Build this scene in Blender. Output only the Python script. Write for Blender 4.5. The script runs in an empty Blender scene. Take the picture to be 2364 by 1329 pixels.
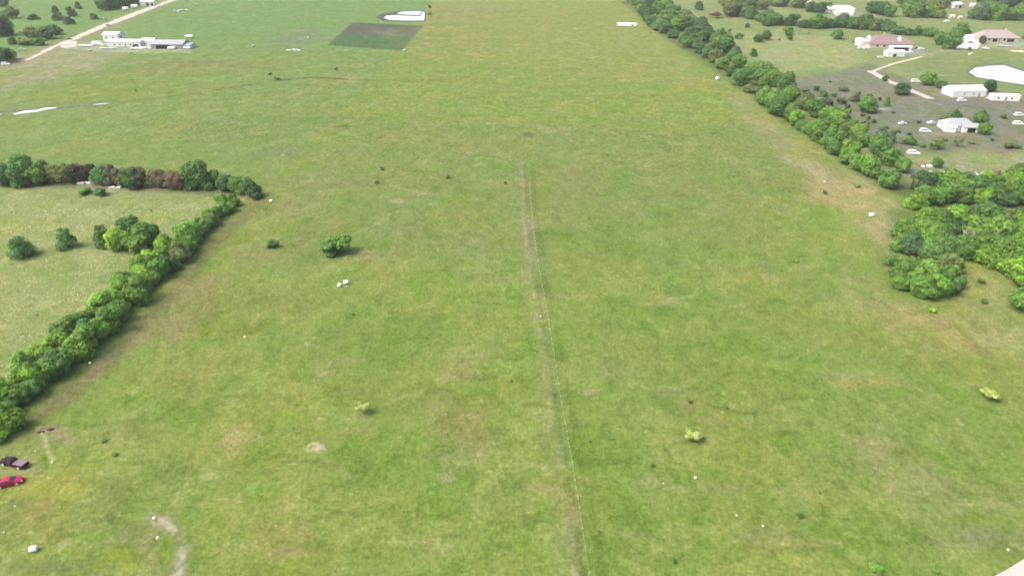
import bpy, bmesh, math, random
import numpy as np
from mathutils import Vector, Matrix

R = math.radians
random.seed(11)
SC = bpy.context.scene
# ------------------------------------------------------------------ camera
PITCH = R(29.3)          # camera looks down by this much
CAM_H = 98.6             # drone height above the field, metres
FPX = 24.0 / 36.0 * 2364.0
cam_d = bpy.data.cameras.new('camera')
cam_d.lens = 24.0
cam_d.sensor_width = 36.0
cam_d.clip_start = 1.0
cam_d.clip_end = 20000.0
cam = bpy.data.objects.new('camera', cam_d)
SC.collection.objects.link(cam)
cam.location = (0, 0, CAM_H)
cam.rotation_euler = (math.pi / 2 - PITCH, 0, 0)
SC.camera = cam
# ------------------------------------------------------------------ sky, sun, exposure
SUN_EL, SUN_AZ = R(54), R(-108)      # azimuth measured from +Y towards +X: sun high at the left, a little behind
w = bpy.data.worlds.new('World')
SC.world = w
w.use_nodes = True
nt = w.node_tree
bg = nt.nodes['Background']
sky = nt.nodes.new('ShaderNodeTexSky')
sky.sky_type = 'NISHITA'
sky.sun_disc = False
sky.sun_elevation = SUN_EL
sky.sun_rotation = SUN_AZ
sky.dust_density = 6.0
sky.air_density = 1.0
nt.links.new(sky.outputs[0], bg.inputs[0])
bg.inputs[1].default_value = 0.15
sd = bpy.data.lights.new('sun', 'SUN')
sd.energy = 1.25
sd.angle = R(28)
sd.color = (1.0, 0.93, 0.82)
sun = bpy.data.objects.new('sun', sd)
SC.collection.objects.link(sun)
sdir = Vector((math.sin(SUN_AZ) * math.cos(SUN_EL), math.cos(SUN_AZ) * math.cos(SUN_EL), math.sin(SUN_EL)))
sun.rotation_euler = sdir.to_track_quat('Z', 'Y').to_euler()
sun.location = (0, 0, 200)
SC.view_settings.view_transform = 'Standard'
SC.view_settings.look = 'None'
SC.view_settings.gamma = 1.0
SC.view_settings.exposure = 1.21
SC.cycles.filter_width = 1.8
SC.cycles.max_bounces = 6
SC.cycles.use_denoising = True

COL = SC.collection
# ------------------------------------------------------------------ helpers
def S(y):                    # pixels of the photograph per metre, across, for ground seen at row y
    v = (664.5 - y) / FPX
    t = CAM_H / (math.sin(PITCH) - v * math.cos(PITCH))
    return FPX / t

def G(x, y):                 # ground point (x, y) seen at a place of the photograph
    u = (x - 1182.0) / FPX
    v = (664.5 - y) / FPX
    t = CAM_H / (math.sin(PITCH) - v * math.cos(PITCH))
    return Vector((u * t, t * (math.cos(PITCH) + v * math.sin(PITCH)), 0.0))

def tag(o, label=None, cat=None, group=None, kind=None):
    if label: o['label'] = label
    if cat: o['category'] = cat
    if group: o['group'] = group
    if kind: o['kind'] = kind
    return o

def empty(name, loc, rz, label, cat, group=None):
    o = bpy.data.objects.new(name, None)
    o.empty_display_size = 0.5
    COL.objects.link(o)
    o.location = loc
    o.rotation_euler = (0, 0, rz)
    return tag(o, label, cat, group)

class MB:
    def __init__(s):
        s.v = []; s.f = []
    def poly(s, pts):
        n = len(s.v); s.v += [tuple(p) for p in pts]; s.f.append(tuple(range(n, n + len(pts)))); return s
    def box(s, x0, x1, y0, y1, z0, z1):
        n = len(s.v)
        s.v += [(x0,y0,z0),(x1,y0,z0),(x1,y1,z0),(x0,y1,z0),(x0,y0,z1),(x1,y0,z1),(x1,y1,z1),(x0,y1,z1)]
        for q in ((0,3,2,1),(4,5,6,7),(0,1,5,4),(1,2,6,5),(2,3,7,6),(3,0,4,7)):
            s.f.append(tuple(n + i for i in q))
        return s
    def prism(s, prof, y0, y1, inset=None):
        """profile of (x, z) pushed along y; inset(z) narrows it"""
        n = len(s.v); k = len(prof)
        for yy, sg in ((y0, 1), (y1, -1)):
            for (x, z) in prof:
                s.v.append((x, yy + (sg * inset(z) if inset else 0), z))
        s.f.append(tuple(range(n + k))[n:n + k] if False else tuple(n + i for i in range(k)))
        s.f.append(tuple(n + k + i for i in reversed(range(k))))
        for i in range(k):
            j = (i + 1) % k
            s.f.append((n + i, n + k + i, n + k + j, n + j))
        return s
    def tube(s, pts, rads, seg=7, cap=True):
        n = len(s.v); P = [Vector(p) for p in pts]
        for i, p in enumerate(P):
            d = (P[min(i + 1, len(P) - 1)] - P[max(i - 1, 0)]).normalized()
            a = d.orthogonal().normalized(); b = d.cross(a)
            for k in range(seg):
                t = 2 * math.pi * k / seg
                s.v.append(tuple(p + (a * math.cos(t) + b * math.sin(t)) * rads[i]))
        for i in range(len(P) - 1):
            for k in range(seg):
                a0 = n + i * seg + k; a1 = n + i * seg + (k + 1) % seg
                s.f.append((a0, a1, a1 + seg, a0 + seg))
        if cap:
            s.f.append(tuple(n + k for k in reversed(range(seg))))
            m = n + (len(P) - 1) * seg
            s.f.append(tuple(m + k for k in range(seg)))
        return s
    def mesh(s, name):
        me = bpy.data.meshes.new(name)
        me.from_pydata(s.v, [], s.f)
        me.update()
        return me
    def build(s, name, mat, parent=None, bevel=0, smooth=False):
        me = s.mesh(name)
        bm = bmesh.new(); bm.from_mesh(me)
        bmesh.ops.recalc_face_normals(bm, faces=bm.faces)
        if bevel:
            bmesh.ops.bevel(bm, geom=list(bm.edges), offset=bevel, segments=2, affect='EDGES', clamp_overlap=True)
        bm.to_mesh(me); bm.free()
        if smooth:
            me.polygons.foreach_set('use_smooth', [True] * len(me.polygons))
        me.materials.append(mat)
        o = bpy.data.objects.new(name, me)
        COL.objects.link(o)
        if parent: o.parent = parent
        return o

# ------------------------------------------------------------------ materials
def mat(name, color, rough=0.8, metal=0.0, var=0.0, vscale=1.0, spec=0.3, bump=0.0, tint=None):
    m = bpy.data.materials.new(name); m.use_nodes = True
    n = m.node_tree; b = n.nodes['Principled BSDF']
    b.inputs['Base Color'].default_value = (*color, 1)
    b.inputs['Roughness'].default_value = rough
    b.inputs['Metallic'].default_value = metal
    b.inputs['Specular IOR Level'].default_value = spec
    if var or bump:
        tc = n.nodes.new('ShaderNodeTexCoord')
        nz = n.nodes.new('ShaderNodeTexNoise'); nz.inputs['Scale'].default_value = vscale
        nz.inputs['Detail'].default_value = 4
        n.links.new(tc.outputs['Object'], nz.inputs['Vector'])
        if var:
            rp = n.nodes.new('ShaderNodeValToRGB')
            t = tint or tuple(c * (1 - var) for c in color)
            rp.color_ramp.elements[0].position = 0.3
            rp.color_ramp.elements[0].color = (*t, 1)
            rp.color_ramp.elements[1].position = 0.7
            rp.color_ramp.elements[1].color = (*[min(1, c * (1 + var * .4)) for c in color], 1)
            n.links.new(nz.outputs['Fac'], rp.inputs['Fac'])
            n.links.new(rp.outputs['Color'], b.inputs['Base Color'])
        if bump:
            bp = n.nodes.new('ShaderNodeBump'); bp.inputs['Strength'].default_value = bump
            n.links.new(nz.outputs['Fac'], bp.inputs['Height'])
            n.links.new(bp.outputs['Normal'], b.inputs['Normal'])
    return m

def seam_mat(name, color, dark, period, rough=0.5, metal=0.0, axis=0, width=0.06):
    """sheet metal with ribs or shingle courses: dark seams every `period` metres"""
    m = mat(name, color, rough, metal)
    n = m.node_tree; b = n.nodes['Principled BSDF']
    tc = n.nodes.new('ShaderNodeTexCoord'); sp = n.nodes.new('ShaderNodeSeparateXYZ')
    n.links.new(tc.outputs['Object'], sp.inputs[0])
    d = n.nodes.new('ShaderNodeMath'); d.operation = 'DIVIDE'; d.inputs[1].default_value = period
    fr = n.nodes.new('ShaderNodeMath'); fr.operation = 'FRACT'
    lt = n.nodes.new('ShaderNodeMath'); lt.operation = 'LESS_THAN'; lt.inputs[1].default_value = width / period
    n.links.new(sp.outputs[axis], d.inputs[0]); n.links.new(d.outputs[0], fr.inputs[0]); n.links.new(fr.outputs[0], lt.inputs[0])
    nz = n.nodes.new('ShaderNodeTexNoise'); nz.inputs['Scale'].default_value = 0.6; nz.inputs['Detail'].default_value = 5
    n.links.new(tc.outputs['Object'], nz.inputs['Vector'])
    m1 = n.nodes.new('ShaderNodeMix'); m1.data_type = 'RGBA'
    m1.inputs[6].default_value = (*[c * .82 for c in color], 1); m1.inputs[7].default_value = (*color, 1)
    n.links.new(nz.outputs['Fac'], m1.inputs[0])
    m2 = n.nodes.new('ShaderNodeMix'); m2.data_type = 'RGBA'
    n.links.new(lt.outputs[0], m2.inputs[0]); n.links.new(m1.outputs[2], m2.inputs[6]); m2.inputs[7].default_value = (*dark, 1)
    n.links.new(m2.outputs[2], b.inputs['Base Color'])
    return m

M = {}
M['white'] = mat('white_paint', (.80, .80, .78), .55, var=.08, vscale=.5)
M['white_roof'] = seam_mat('white_roof', (.80, .80, .80), (.6, .6, .6), 0.9, .45)
M['siding'] = seam_mat('white_siding', (.78, .77, .74), (.6, .6, .58), .3, .6, axis=2, width=.03)
M['tan_wall'] = mat('tan_brick', (.50, .42, .35), .8, var=.2, vscale=2)
M['grey_roof'] = seam_mat('grey_roof', (.30, .31, .34), (.22, .23, .25), .6, .5, .0)
M['shingle_red'] = seam_mat('red_shingle', (.22, .15, .15), (.17, .115, .115), .35, .85, axis=2, width=.05)
M['shingle_pink'] = seam_mat('pinkish_shingle', (.29, .25, .24), (.23, .20, .19), .35, .85, axis=2, width=.05)
M['shingle_grey'] = seam_mat('grey_shingle', (.31, .32, .34), (.24, .25, .27), .35, .85, axis=2, width=.05)
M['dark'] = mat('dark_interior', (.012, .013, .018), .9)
M['glass'] = mat('window_glass', (.03, .035, .045), .12, spec=.5)
M['trim'] = mat('white_trim', (.8, .8, .78), .5)
M['door'] = mat('door_paint', (.25, .18, .13), .5)
M['concrete'] = mat('concrete', (.42, .42, .40), .85, var=.15, vscale=.3)
M['rubber'] = mat('rubber', (.02, .02, .02), .85)
M['rim'] = mat('light_wheel', (.75, .75, .75), .35, .3)
M['maroon'] = mat('dark_maroon_paint', (.022, .004, .008), .35, spec=.3)
M['red'] = mat('red_paint', (.30, .005, .04), .35, spec=.3)
M['car_white'] = mat('white_car_paint', (.80, .80, .80), .25, spec=.5)
M['car_grey'] = mat('grey_car_paint', (.25, .26, .28), .25, .3, spec=.5)
M['pinkcover'] = mat('faded_cover', (.17, .12, .14), .35, var=.15, vscale=3)
M['lamp'] = mat('lamp_glass', (.6, .6, .6), .15, spec=.6)
M['tail'] = mat('tail_lamp_red', (.3, .02, .02), .2)
M['plastic'] = mat('white_wrap', (.82, .82, .80), .4, var=.06, vscale=4, bump=.15)
M['rock'] = mat('pale_rock', (.42, .41, .33), .9, var=.25, vscale=5, bump=.4)
M['junk'] = mat('pale_scrap', (.55, .55, .56), .6, var=.3, vscale=2)
M['rust'] = mat('rusty_scrap', (.24, .12, .08), .8, var=.4, vscale=2)
M['post'] = mat('post_steel', (.12, .12, .10), .7, var=.2, vscale=5)
M['tip'] = mat('white_post_top', (.62, .62, .56), .5)
M['wire'] = mat('wire', (.45, .45, .43), .5, .5)
M['bark'] = mat('bark', (.11, .085, .06), .9, var=.35, vscale=3, bump=.4)
M['palebark'] = mat('pale_bark', (.30, .27, .23), .9, var=.3, vscale=3, bump=.3)
M['road'] = mat('pale_gravel', (.36, .34, .28), .95, var=.22, vscale=.25, bump=.1)
M['asphalt'] = mat('pale_road', (.36, .33, .295), .9, var=.1, vscale=.4)
M['dirt'] = mat('dirt', (.17, .155, .085), .95, var=.3, vscale=.8, bump=.4)
M['rim_mud'] = mat('pond_rim_mud', (.035, .05, .04), .9, var=.3, vscale=.2)

def water_mat():
    m = mat('water', (.55, .58, .56), .06, spec=1.0)     # bright sky reflection partly painted in as a pale base colour
    n = m.node_tree; b = n.nodes['Principled BSDF']
    nz = n.nodes.new('ShaderNodeTexNoise'); nz.inputs['Scale'].default_value = .8; nz.inputs['Detail'].default_value = 3
    tc = n.nodes.new('ShaderNodeTexCoord'); n.links.new(tc.outputs['Object'], nz.inputs['Vector'])
    bp = n.nodes.new('ShaderNodeBump'); bp.inputs['Strength'].default_value = .03
    n.links.new(nz.outputs['Fac'], bp.inputs['Height']); n.links.new(bp.outputs['Normal'], b.inputs['Normal'])
    return m
M['water'] = water_mat()

def leaf_mat():
    """foliage; its hue comes from each crown's own object colour, with clumps of lighter and darker leaves"""
    m = bpy.data.materials.new('foliage'); m.use_nodes = True
    n = m.node_tree; b = n.nodes['Principled BSDF']; out = n.nodes['Material Output']
    oi = n.nodes.new('ShaderNodeObjectInfo'); geo = n.nodes.new('ShaderNodeNewGeometry')
    nz = n.nodes.new('ShaderNodeTexNoise'); nz.inputs['Scale'].default_value = .55; nz.inputs['Detail'].default_value = 3
    n.links.new(geo.outputs['Position'], nz.inputs['Vector'])
    r1 = n.nodes.new('ShaderNodeMapRange'); r1.inputs['From Min'].default_value = .3; r1.inputs['From Max'].default_value = .7
    r1.inputs['To Min'].default_value = .62; r1.inputs['To Max'].default_value = 1.45
    n.links.new(nz.outputs['Fac'], r1.inputs['Value'])
    r2 = n.nodes.new('ShaderNodeMapRange'); r2.inputs['To Min'].default_value = .7; r2.inputs['To Max'].default_value = 1.35
    n.links.new(geo.outputs['Random Per Island'], r2.inputs['Value'])
    mu = n.nodes.new('ShaderNodeMath'); mu.operation = 'MULTIPLY'
    n.links.new(r1.outputs[0], mu.inputs[0]); n.links.new(r2.outputs[0], mu.inputs[1])
    vm = n.nodes.new('ShaderNodeVectorMath'); vm.operation = 'SCALE'
    n.links.new(oi.outputs['Color'], vm.inputs[0]); n.links.new(mu.outputs[0], vm.inputs['Scale'])
    n.links.new(vm.outputs[0], b.inputs['Base Color'])
    b.inputs['Roughness'].default_value = .6; b.inputs['Specular IOR Level'].default_value = .2
    tr = n.nodes.new('ShaderNodeBsdfTranslucent'); n.links.new(vm.outputs[0], tr.inputs['Color'])
    mx = n.nodes.new('ShaderNodeMixShader'); mx.inputs[0].default_value = .42
    n.links.new(b.outputs[0], mx.inputs[1]); n.links.new(tr.outputs[0], mx.inputs[2])
    n.links.new(mx.outputs[0], out.inputs['Surface'])
    return m
M['leaf'] = leaf_mat()

# ------------------------------------------------------------------ ground sheet
GREEN = (.140, .179, .046)
def ground():
    nr, nc = 640, 760
    D = np.concatenate([[-600, -100, 20, 50], np.geomspace(66, 980, nr), [1150, 1400, 2000, 3500, 8000]])
    T = np.concatenate([[-9, -4, -2, -1.3], np.linspace(-1, 1, nc), [1.3, 2, 4, 9]])
    W = 0.80 * np.maximum(D, 60) + 14
    X = T[None, :] * W[:, None]
    Y = np.repeat(D[:, None], len(T), 1)
    n0, n1 = X.shape
    x = X.ravel(); y = Y.ravel()
    rng = np.random.default_rng(5)
    # soft value noise for ragged edges of fields and patches
    def vnoise(px, py, sc, seed):
        r = np.random.default_rng(seed).random((256, 256))
        fx = px / sc + 1000.0; fy = py / sc + 1000.0
        ix = np.floor(fx).astype(int); iy = np.floor(fy).astype(int)
        tx = fx - ix; ty = fy - iy
        tx = tx * tx * (3 - 2 * tx); ty = ty * ty * (3 - 2 * ty)
        a = r[ix % 256, iy % 256]; b = r[(ix + 1) % 256, iy % 256]
        c = r[ix % 256, (iy + 1) % 256]; d = r[(ix + 1) % 256, (iy + 1) % 256]
        return (a * (1 - tx) + b * tx) * (1 - ty) + (c * (1 - tx) + d * tx) * ty
    c = np.tile(np.array(GREEN), (len(x), 1))
    def put(mask, col):
        nonlocal c
        m = np.clip(mask, 0, 1)[:, None]
        c = c * (1 - m) + np.array(col)[None, :] * m
    def area(pts, col, a=1.0, soft=3.0, rag=0.0, rs=12.0):
        P = [G(*p) for p in pts]
        px = np.array([p.x for p in P]); py = np.array([p.y for p in P])
        inside = np.zeros(len(x), bool); dist = np.full(len(x), 1e9)
        xx, yy = x, y
        for i in range(len(P)):
            j = (i + 1) % len(P)
            x0, y0, x1, y1 = px[i], py[i], px[j], py[j]
            cond = ((y0 > yy) != (y1 > yy))
            with np.errstate(divide='ignore', invalid='ignore'):
                xi = (x1 - x0) * (yy - y0) / (y1 - y0 + 1e-12) + x0
            inside ^= cond & (xx < xi)
            L2 = (x1 - x0) ** 2 + (y1 - y0) ** 2 + 1e-9
            t = np.clip(((xx - x0) * (x1 - x0) + (yy - y0) * (y1 - y0)) / L2, 0, 1)
            dd = np.hypot(xx - x0 - t * (x1 - x0), yy - y0 - t * (y1 - y0))
            dist = np.minimum(dist, dd)
        sd = np.where(inside, dist, -dist)
        if rag: sd = sd + (vnoise(x, y, rs, 3) - .5) * rag
        put(a * np.clip(sd / soft + .5, 0, 1), col)
    def line(pts, wid, col, a=1.0, soft=1.0, rag=0.0):
        P = [G(*p) for p in pts]; dist = np.full(len(x), 1e9)
        for p, q in zip(P[:-1], P[1:]):
            L2 = (q.x - p.x) ** 2 + (q.y - p.y) ** 2 + 1e-9
            t = np.clip(((x - p.x) * (q.x - p.x) + (y - p.y) * (q.y - p.y)) / L2, 0, 1)
            dist = np.minimum(dist, np.hypot(x - p.x - t * (q.x - p.x), y - p.y - t * (q.y - p.y)))
        sd = wid / 2 - dist
        if rag: sd = sd + (vnoise(x, y, 4, 9) - .5) * rag
        put(a * np.clip(sd / soft + .5, 0, 1), col)
    def blob(px, py, rx, ry, col, a=.7, rot=0.0):
        p = G(px, py); q = G(px, py - ry)
        ax = rx / S(py); ay = max(abs(q.y - p.y), .3)
        dx = x - p.x; dy = y - p.y
        if rot:
            cr, sr = math.cos(rot), math.sin(rot); dx, dy = dx * cr + dy * sr, -dx * sr + dy * cr
        sc = max(ax, 1.5)
        r = np.hypot(dx / ax, dy / ay) + (vnoise(x, y, sc * .6, 17) - .5) * .9 + (vnoise(x, y, sc * .22, 23) - .5) * .5
        put(a * np.clip((1.25 - r) / .9, 0, 1), col)
    TAN = (.25, .205, .125); PALE = (.235, .235, .115); OLIVE = (.118, .132, .044); LIME = (.155, .18, .035)
    BROWN = (.175, .138, .078); GREY = (.135, .135, .115); TEAL = (.085, .14, .06); ORANGE = (.22, .16, .07); VIV = (.10, .155, .032)
    # whole-field trends (different pastures)
    area([(-900, 500), (600, 445), (760, 280), (900, 140), (975, 30), (1010, -40), (-900, -60)], (.128, .170, .054), 1, 2, 2)
    area([(-900, 130), (300, 120), (560, 112), (940, 120), (1000, 0), (1010, -60), (-900, -60)], (.110, .176, .060), .95, 4, 4)
    area([(930, 125), (1660, 210), (1560, 90), (1440, -30), (1000, -30)], (.165, .182, .058), .8, 14, 20, 60)
    area([(620, 460), (760, 280), (1800, 300), (2000, 450), (1500, 600), (700, 620)], (.130, .160, .055), .8, 25, 30, 40)
    area([(1300, 480), (2000, 600), (2364, 900), (2364, 1200), (1900, 1200), (1350, 900)], (.128, .168, .045), .6, 25, 30, 40)
    # left pasture behind the hedge: paler
    area([(-900, 1000), (0, 960), (300, 700), (590, 450), (0, 420), (-900, 400)], (.178, .200, .085), .95, 4, 4)
    # right-hand pastures
    area([(1440, -30), (2110, 440), (3600, 400), (3000, -60)], (.155, .185, .085), 1, 6, 4)
    area([(1640, 70), (1800, 170), (1960, 150), (2010, 108), (1900, 85)], (.20, .215, .105), .9, 12, 16, 30)
    area([(1790, 185), (1880, 235), (2120, 400), (2330, 420), (3600, 420), (3600, 240), (2364, 250), (2150, 205), (2010, 150)], (.128, .135, .102), 1, 8, 12, 20)
    area([(2060, 235), (2290, 260), (3200, 300), (3200, 250), (2300, 228), (2100, 205)], (.140, .132, .125), .9, 10, 12, 15)
    area([(2040, 215), (2160, 245), (2290, 250), (2364, 240), (2220, 180), (2080, 195)], (.14, .13, .105), .6, 10, 10, 15)
    area([(2050, 345), (2200, 350), (3200, 345), (3200, 400), (2100, 395)], (.185, .20, .10), .9, 8, 10, 15)
    area([(2060, 150), (2230, 118), (3200, 125), (3200, 215), (2350, 210), (2140, 175)], (.15, .175, .075), .9, 8, 10, 20)
    area([(2190, 180), (2240, 145), (2310, 140), (3000, 160), (3000, 215), (2330, 205)], (.115, .165, .062), .8, 10, 6, 20)
    area([(2040, 385), (2150, 380), (2364, 395), (2364, 420), (2150, 415)], (.19, .185, .15), .7, 6, 8, 8)
    area([(2220, 620), (2260, 625), (2364, 690), (2364, 740), (2210, 700)], (.19, .195, .085), .9, 6, 6)
    # dark plots
    area([(812, 52), (978, 60), (930, 117), (752, 104)], (.070, .078, .060), 1, 2.5, 2, 6)
    area([(752, 104), (795, 80), (955, 88), (930, 118)], (.045, .105, .035), .8, 8, 8, 8)
    blob(690, 85, 60, 22, GREY, .55); blob(900, 80, 30, 8, (.13, .14, .12), .6)
    line([(812, 52), (750, 106), (930, 120), (982, 62), (1005, 10)], 2.5, (.16, .20, .08), .6, 3)
    # top-left ground: bare track sides
    area([(-60, 240), (60, 130), (150, 115), (280, 115), (200, 170), (60, 200)], (.20, .19, .125), .7, 14, 20, 15)
    line([(-200, 200), (0, 160), (80, 130), (160, 100)], 22, (.24, .20, .15), .6, 12, 8)
    line([(0, 150), (170, 95), (300, 40), (420, -10)], 26, (.19, .17, .11), .55, 8, 6)
    area([(160, 97), (340, 100), (445, 100), (440, 122), (250, 122), (150, 112)], (.27, .26, .23), .55, 5, 6, 6)
    # ditch in the far left field
    line([(-40, 262), (130, 250), (250, 240), (400, 222), (520, 205), (640, 186), (720, 178), (860, 186)], 3.0, (.085, .105, .04), .8, 3, 2)
    line([(20, 258), (130, 250), (250, 240)], 7, (.13, .135, .10), .8, 4, 3)
    line([(640, 186), (720, 180), (850, 186)], 2.2, (.05, .06, .025), .7, 2, 2)
    for b in ((950, 186, 90, 5, OLIVE, .6), (790, 292, 40, 4, (.08, .09, .03), .6), (745, 273, 110, 4, OLIVE, .6), (620, 215, 30, 4, OLIVE, .8),
              (1215, 312, 30, 6, (.085, .10, .04), .7), (330, 160, 90, 25, (.145, .165, .07), .4), (450, 150, 160, 14, (.135, .14, .05), .6),
              (1050, 60, 140, 50, (.15, .16, .05), .35), (1100, 25, 120, 18, (.18, .165, .08), .5), (660, 350, 90, 20, (.115, .135, .06), .5),
              (260, 200, 240, 30, (.13, .165, .035), .6), (120, 220, 120, 14, LIME, .5), (560, 300, 200, 30, (.12, .14, .05), .45)):
        blob(*b)
    # field-side verge of the left hedge and around
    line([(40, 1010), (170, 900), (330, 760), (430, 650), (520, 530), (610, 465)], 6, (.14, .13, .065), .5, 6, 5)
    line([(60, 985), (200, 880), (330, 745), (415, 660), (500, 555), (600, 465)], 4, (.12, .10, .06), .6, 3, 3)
    line([(160, 985), (290, 815), (340, 765)], 1.2, OLIVE, .6, 1.2)
    area([(330, 760), (420, 650), (500, 640), (480, 740), (400, 790)], BROWN, .6, 9, 8, 6)
    # tan edge by the right grove
    area([(1820, 360), (1950, 410), (2070, 455), (2095, 500), (2050, 560), (1960, 500), (1860, 430)], TAN, .75, 12, 16, 9)
    area([(1700, 215), (1820, 310), (1900, 370), (1860, 390), (1740, 300), (1680, 230)], (.20, .19, .10), .7, 14, 14, 12)
    area([(2010, 640), (2080, 690), (2230, 700), (2364, 760), (2364, 850), (2150, 800), (1980, 700)], (.19, .185, .085), .7, 14, 14, 10)
    line([(2000, 650), (2080, 705), (2200, 770), (2290, 830)], 3, BROWN, .4, 5, 4)
    # fence line: bare strip on its left and a darker one on its right
    FL = [(1375, 1420), (1352, 1290), (1336, 1193), (1318, 1080), (1296, 960), (1278, 850), (1256, 720), (1239, 630), (1228, 540), (1222, 480), (1216, 380)]
    sh = lambda d: [(px + d * (py + 220) / 1000, py) for (px, py) in FL]
    line(sh(-20), 1.7, (.205, .19, .125), .55, 1.4, 1.2)
    line(sh(-6), .8, (.085, .092, .05), .55, .9, 1.2)
    line(sh(22), 1.4, (.088, .108, .03), .5, 1.4, 1.5)
    line(sh(-42), .9, (.15, .155, .08), .5, 1, 1)
    for b in ((1230, 600, 9, 45, (.17, .15, .11), .5), (1265, 840, 9, 30, (.20, .165, .11), .5), (1322, 1190, 12, 25, (.23, .18, .11), .6),
              (1258, 790, 9, 25, GREY, .5), (1300, 1040, 10, 40, GREY, .4), (1222, 515, 10, 20, (.19, .165, .12), .5)):
        blob(*b)
    # named patches of the near field
    for b in (
        (735, 1032, 24, 13, (.36, .32, .24), .8), (1030, 1100, 20, 16, (.27, .22, .15), .6), (745, 860, 20, 16, (.28, .21, .14), .7),
        (660, 1272, 50, 16, (.21, .17, .10), .6), (555, 1010, 45, 40, (.24, .19, .11), .6), (420, 1090, 60, 40, (.10, .13, .035), .4),
        (1070, 980, 90, 60, BROWN, .5), (1050, 1050, 60, 40, OLIVE, .5), (1060, 855, 50, 22, BROWN, .5), (920, 465, 40, 6, (.25, .22, .12), .6),
        (640, 1175, 50, 20, (.18, .195, .07), .6), (580, 1130, 14, 16, (.17, .24, .07), .9), (670, 950, 16, 12, (.17, .22, .06), .7), (270, 1100, 28, 8, (.11, .15, .03), .7), (100, 1058, 26, 9, (.10, .14, .035), .7), (330, 1098, 14, 10, (.12, .19, .04), .6), (1000, 930, 140, 40, OLIVE, .35),
        (830, 965, 45, 14, (.18, .19, .08), .7), (850, 590, 60, 18, (.21, .165, .105), .5), (930, 530, 60, 24, (.17, .16, .09), .4),
        (160, 1120, 100, 60, (.185, .195, .040), .7), (60, 1220, 90, 60, (.165, .15, .05), .6), (280, 1290, 90, 35, (.16, .185, .02), .7),
        (130, 1310, 110, 25, (.10, .125, .06), .55), (230, 1180, 60, 60, (.155, .145, .07), .5), (120, 1010, 60, 35, (.19, .165, .10), .75),
        (40, 1080, 60, 22, (.19, .16, .12), .65), (60, 1150, 50, 14, (.16, .16, .07), .5), (300, 1230, 80, 30, (.12, .12, .06), .5),
        (1500, 1110, 45, 14, (.24, .23, .14), .6), (1555, 905, 40, 14, (.14, .14, .08), .5), (1590, 935, 35, 20, BROWN, .4),
        (2000, 880, 90, 16, (.22, .185, .08), .5), (2180, 1120, 120, 60, (.20, .175, .10), .5), (1800, 1240, 90, 40, (.19, .165, .095), .45),
        (1660, 1130, 60, 20, (.16, .155, .08), .4), (2250, 1250, 100, 30, (.13, .13, .085), .5), (2300, 1290, 60, 18, (.10, .12, .05), .5),
        (1400, 1060, 150, 110, (.10, .155, .028), .5), (1450, 1200, 150, 60, (.095, .15, .022), .5), (1500, 700, 170, 90, (.115, .165, .036), .45),
        (1700, 800, 200, 60, (.11, .165, .038), .5), (1420, 560, 120, 40, VIV, .4), (1540, 700, 90, 6, (.20, .21, .095), .6),
        (1390, 740, 60, 6, (.19, .20, .085), .5), (1420, 850, 60, 14, (.18, .195, .075), .5), (900, 760, 200, 70, (.105, .145, .032), .5),
        (600, 700, 140, 50, (.13, .145, .04), .5), (700, 560, 60, 24, (.10, .125, .045), .4), (400, 860, 120, 60, (.165, .155, .05), .5),
        (440, 960, 100, 40, (.10, .14, .03), .5), (300, 1000, 90, 30, (.155, .145, .06), .4), (880, 1080, 140, 50, (.095, .15, .024), .5),
        (900, 1180, 150, 40, (.10, .15, .025), .4), (1180, 1180, 70, 60, (.12, .14, .045), .4), (790, 1260, 90, 40, (.10, .15, .03), .4),
        (1150, 640, 90, 16, (.155, .165, .065), .5), (1090, 560, 90, 14, (.165, .165, .08), .5), (1330, 420, 60, 40, (.14, .14, .06), .4),
        (1580, 440, 90, 12, (.15, .15, .06), .45), (1740, 430, 90, 14, (.12, .16, .05), .5), (1620, 690, 60, 14, (.10, .15, .03), .4),
        (1780, 620, 140, 22, (.14, .165, .055), .5), (1930, 780, 90, 18, (.165, .18, .06), .5), (2060, 1010, 140, 22, (.13, .16, .05), .5),
        (240, 980, 60, 18, OLIVE, .4), (500, 760, 90, 20, (.17, .16, .05), .5), (660, 940, 30, 14, (.15, .19, .045), .6),
        (600, 590, 80, 20, (.16, .155, .075), .5), (650, 480, 90, 24, (.16, .145, .07), .55), (760, 420, 150, 14, (.15, .155, .065), .5),
        (2090, 590, 40, 60, TAN, .3), (2260, 650, 20, 12, OLIVE, .4), (2230, 245, 60, 12, (.12, .12, .12), .6)):
        blob(*b)
    # dirt track at the lower left
    line([(350, 1196), (385, 1205), (412, 1232), (425, 1262), (415, 1300), (405, 1345)], 2.6, (.21, .185, .135), .75, 1.5, 1.5)
    line([(372, 1200), (405, 1225)], 1.0, (.34, .31, .26), .7, .6, .6)
    line([(425, 1250), (412, 1330)], 1.0, (.30, .275, .24), .7, .8, .8)
    line([(370, 1210), (340, 1250), (350, 1300), (370, 1345)], 2.5, (.20, .17, .10), .5, 2, 2)
    line([(88, 985), (102, 1010), (112, 1045), (122, 1060)], .9, (.33, .29, .21), .8, .8, .6)
    line([(35, 1185), (50, 1230), (52, 1300)], .7, (.10, .115, .035), .6, .7)
    line([(0, 1200), (30, 1255), (28, 1329)], .7, (.12, .12, .04), .4, .7)
    line([(108, 1150), (108, 1240)], .6, (.11, .12, .04), .5, .6)
    # cattle trails and mower streaks, faint
    rs = random.Random(77)
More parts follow.
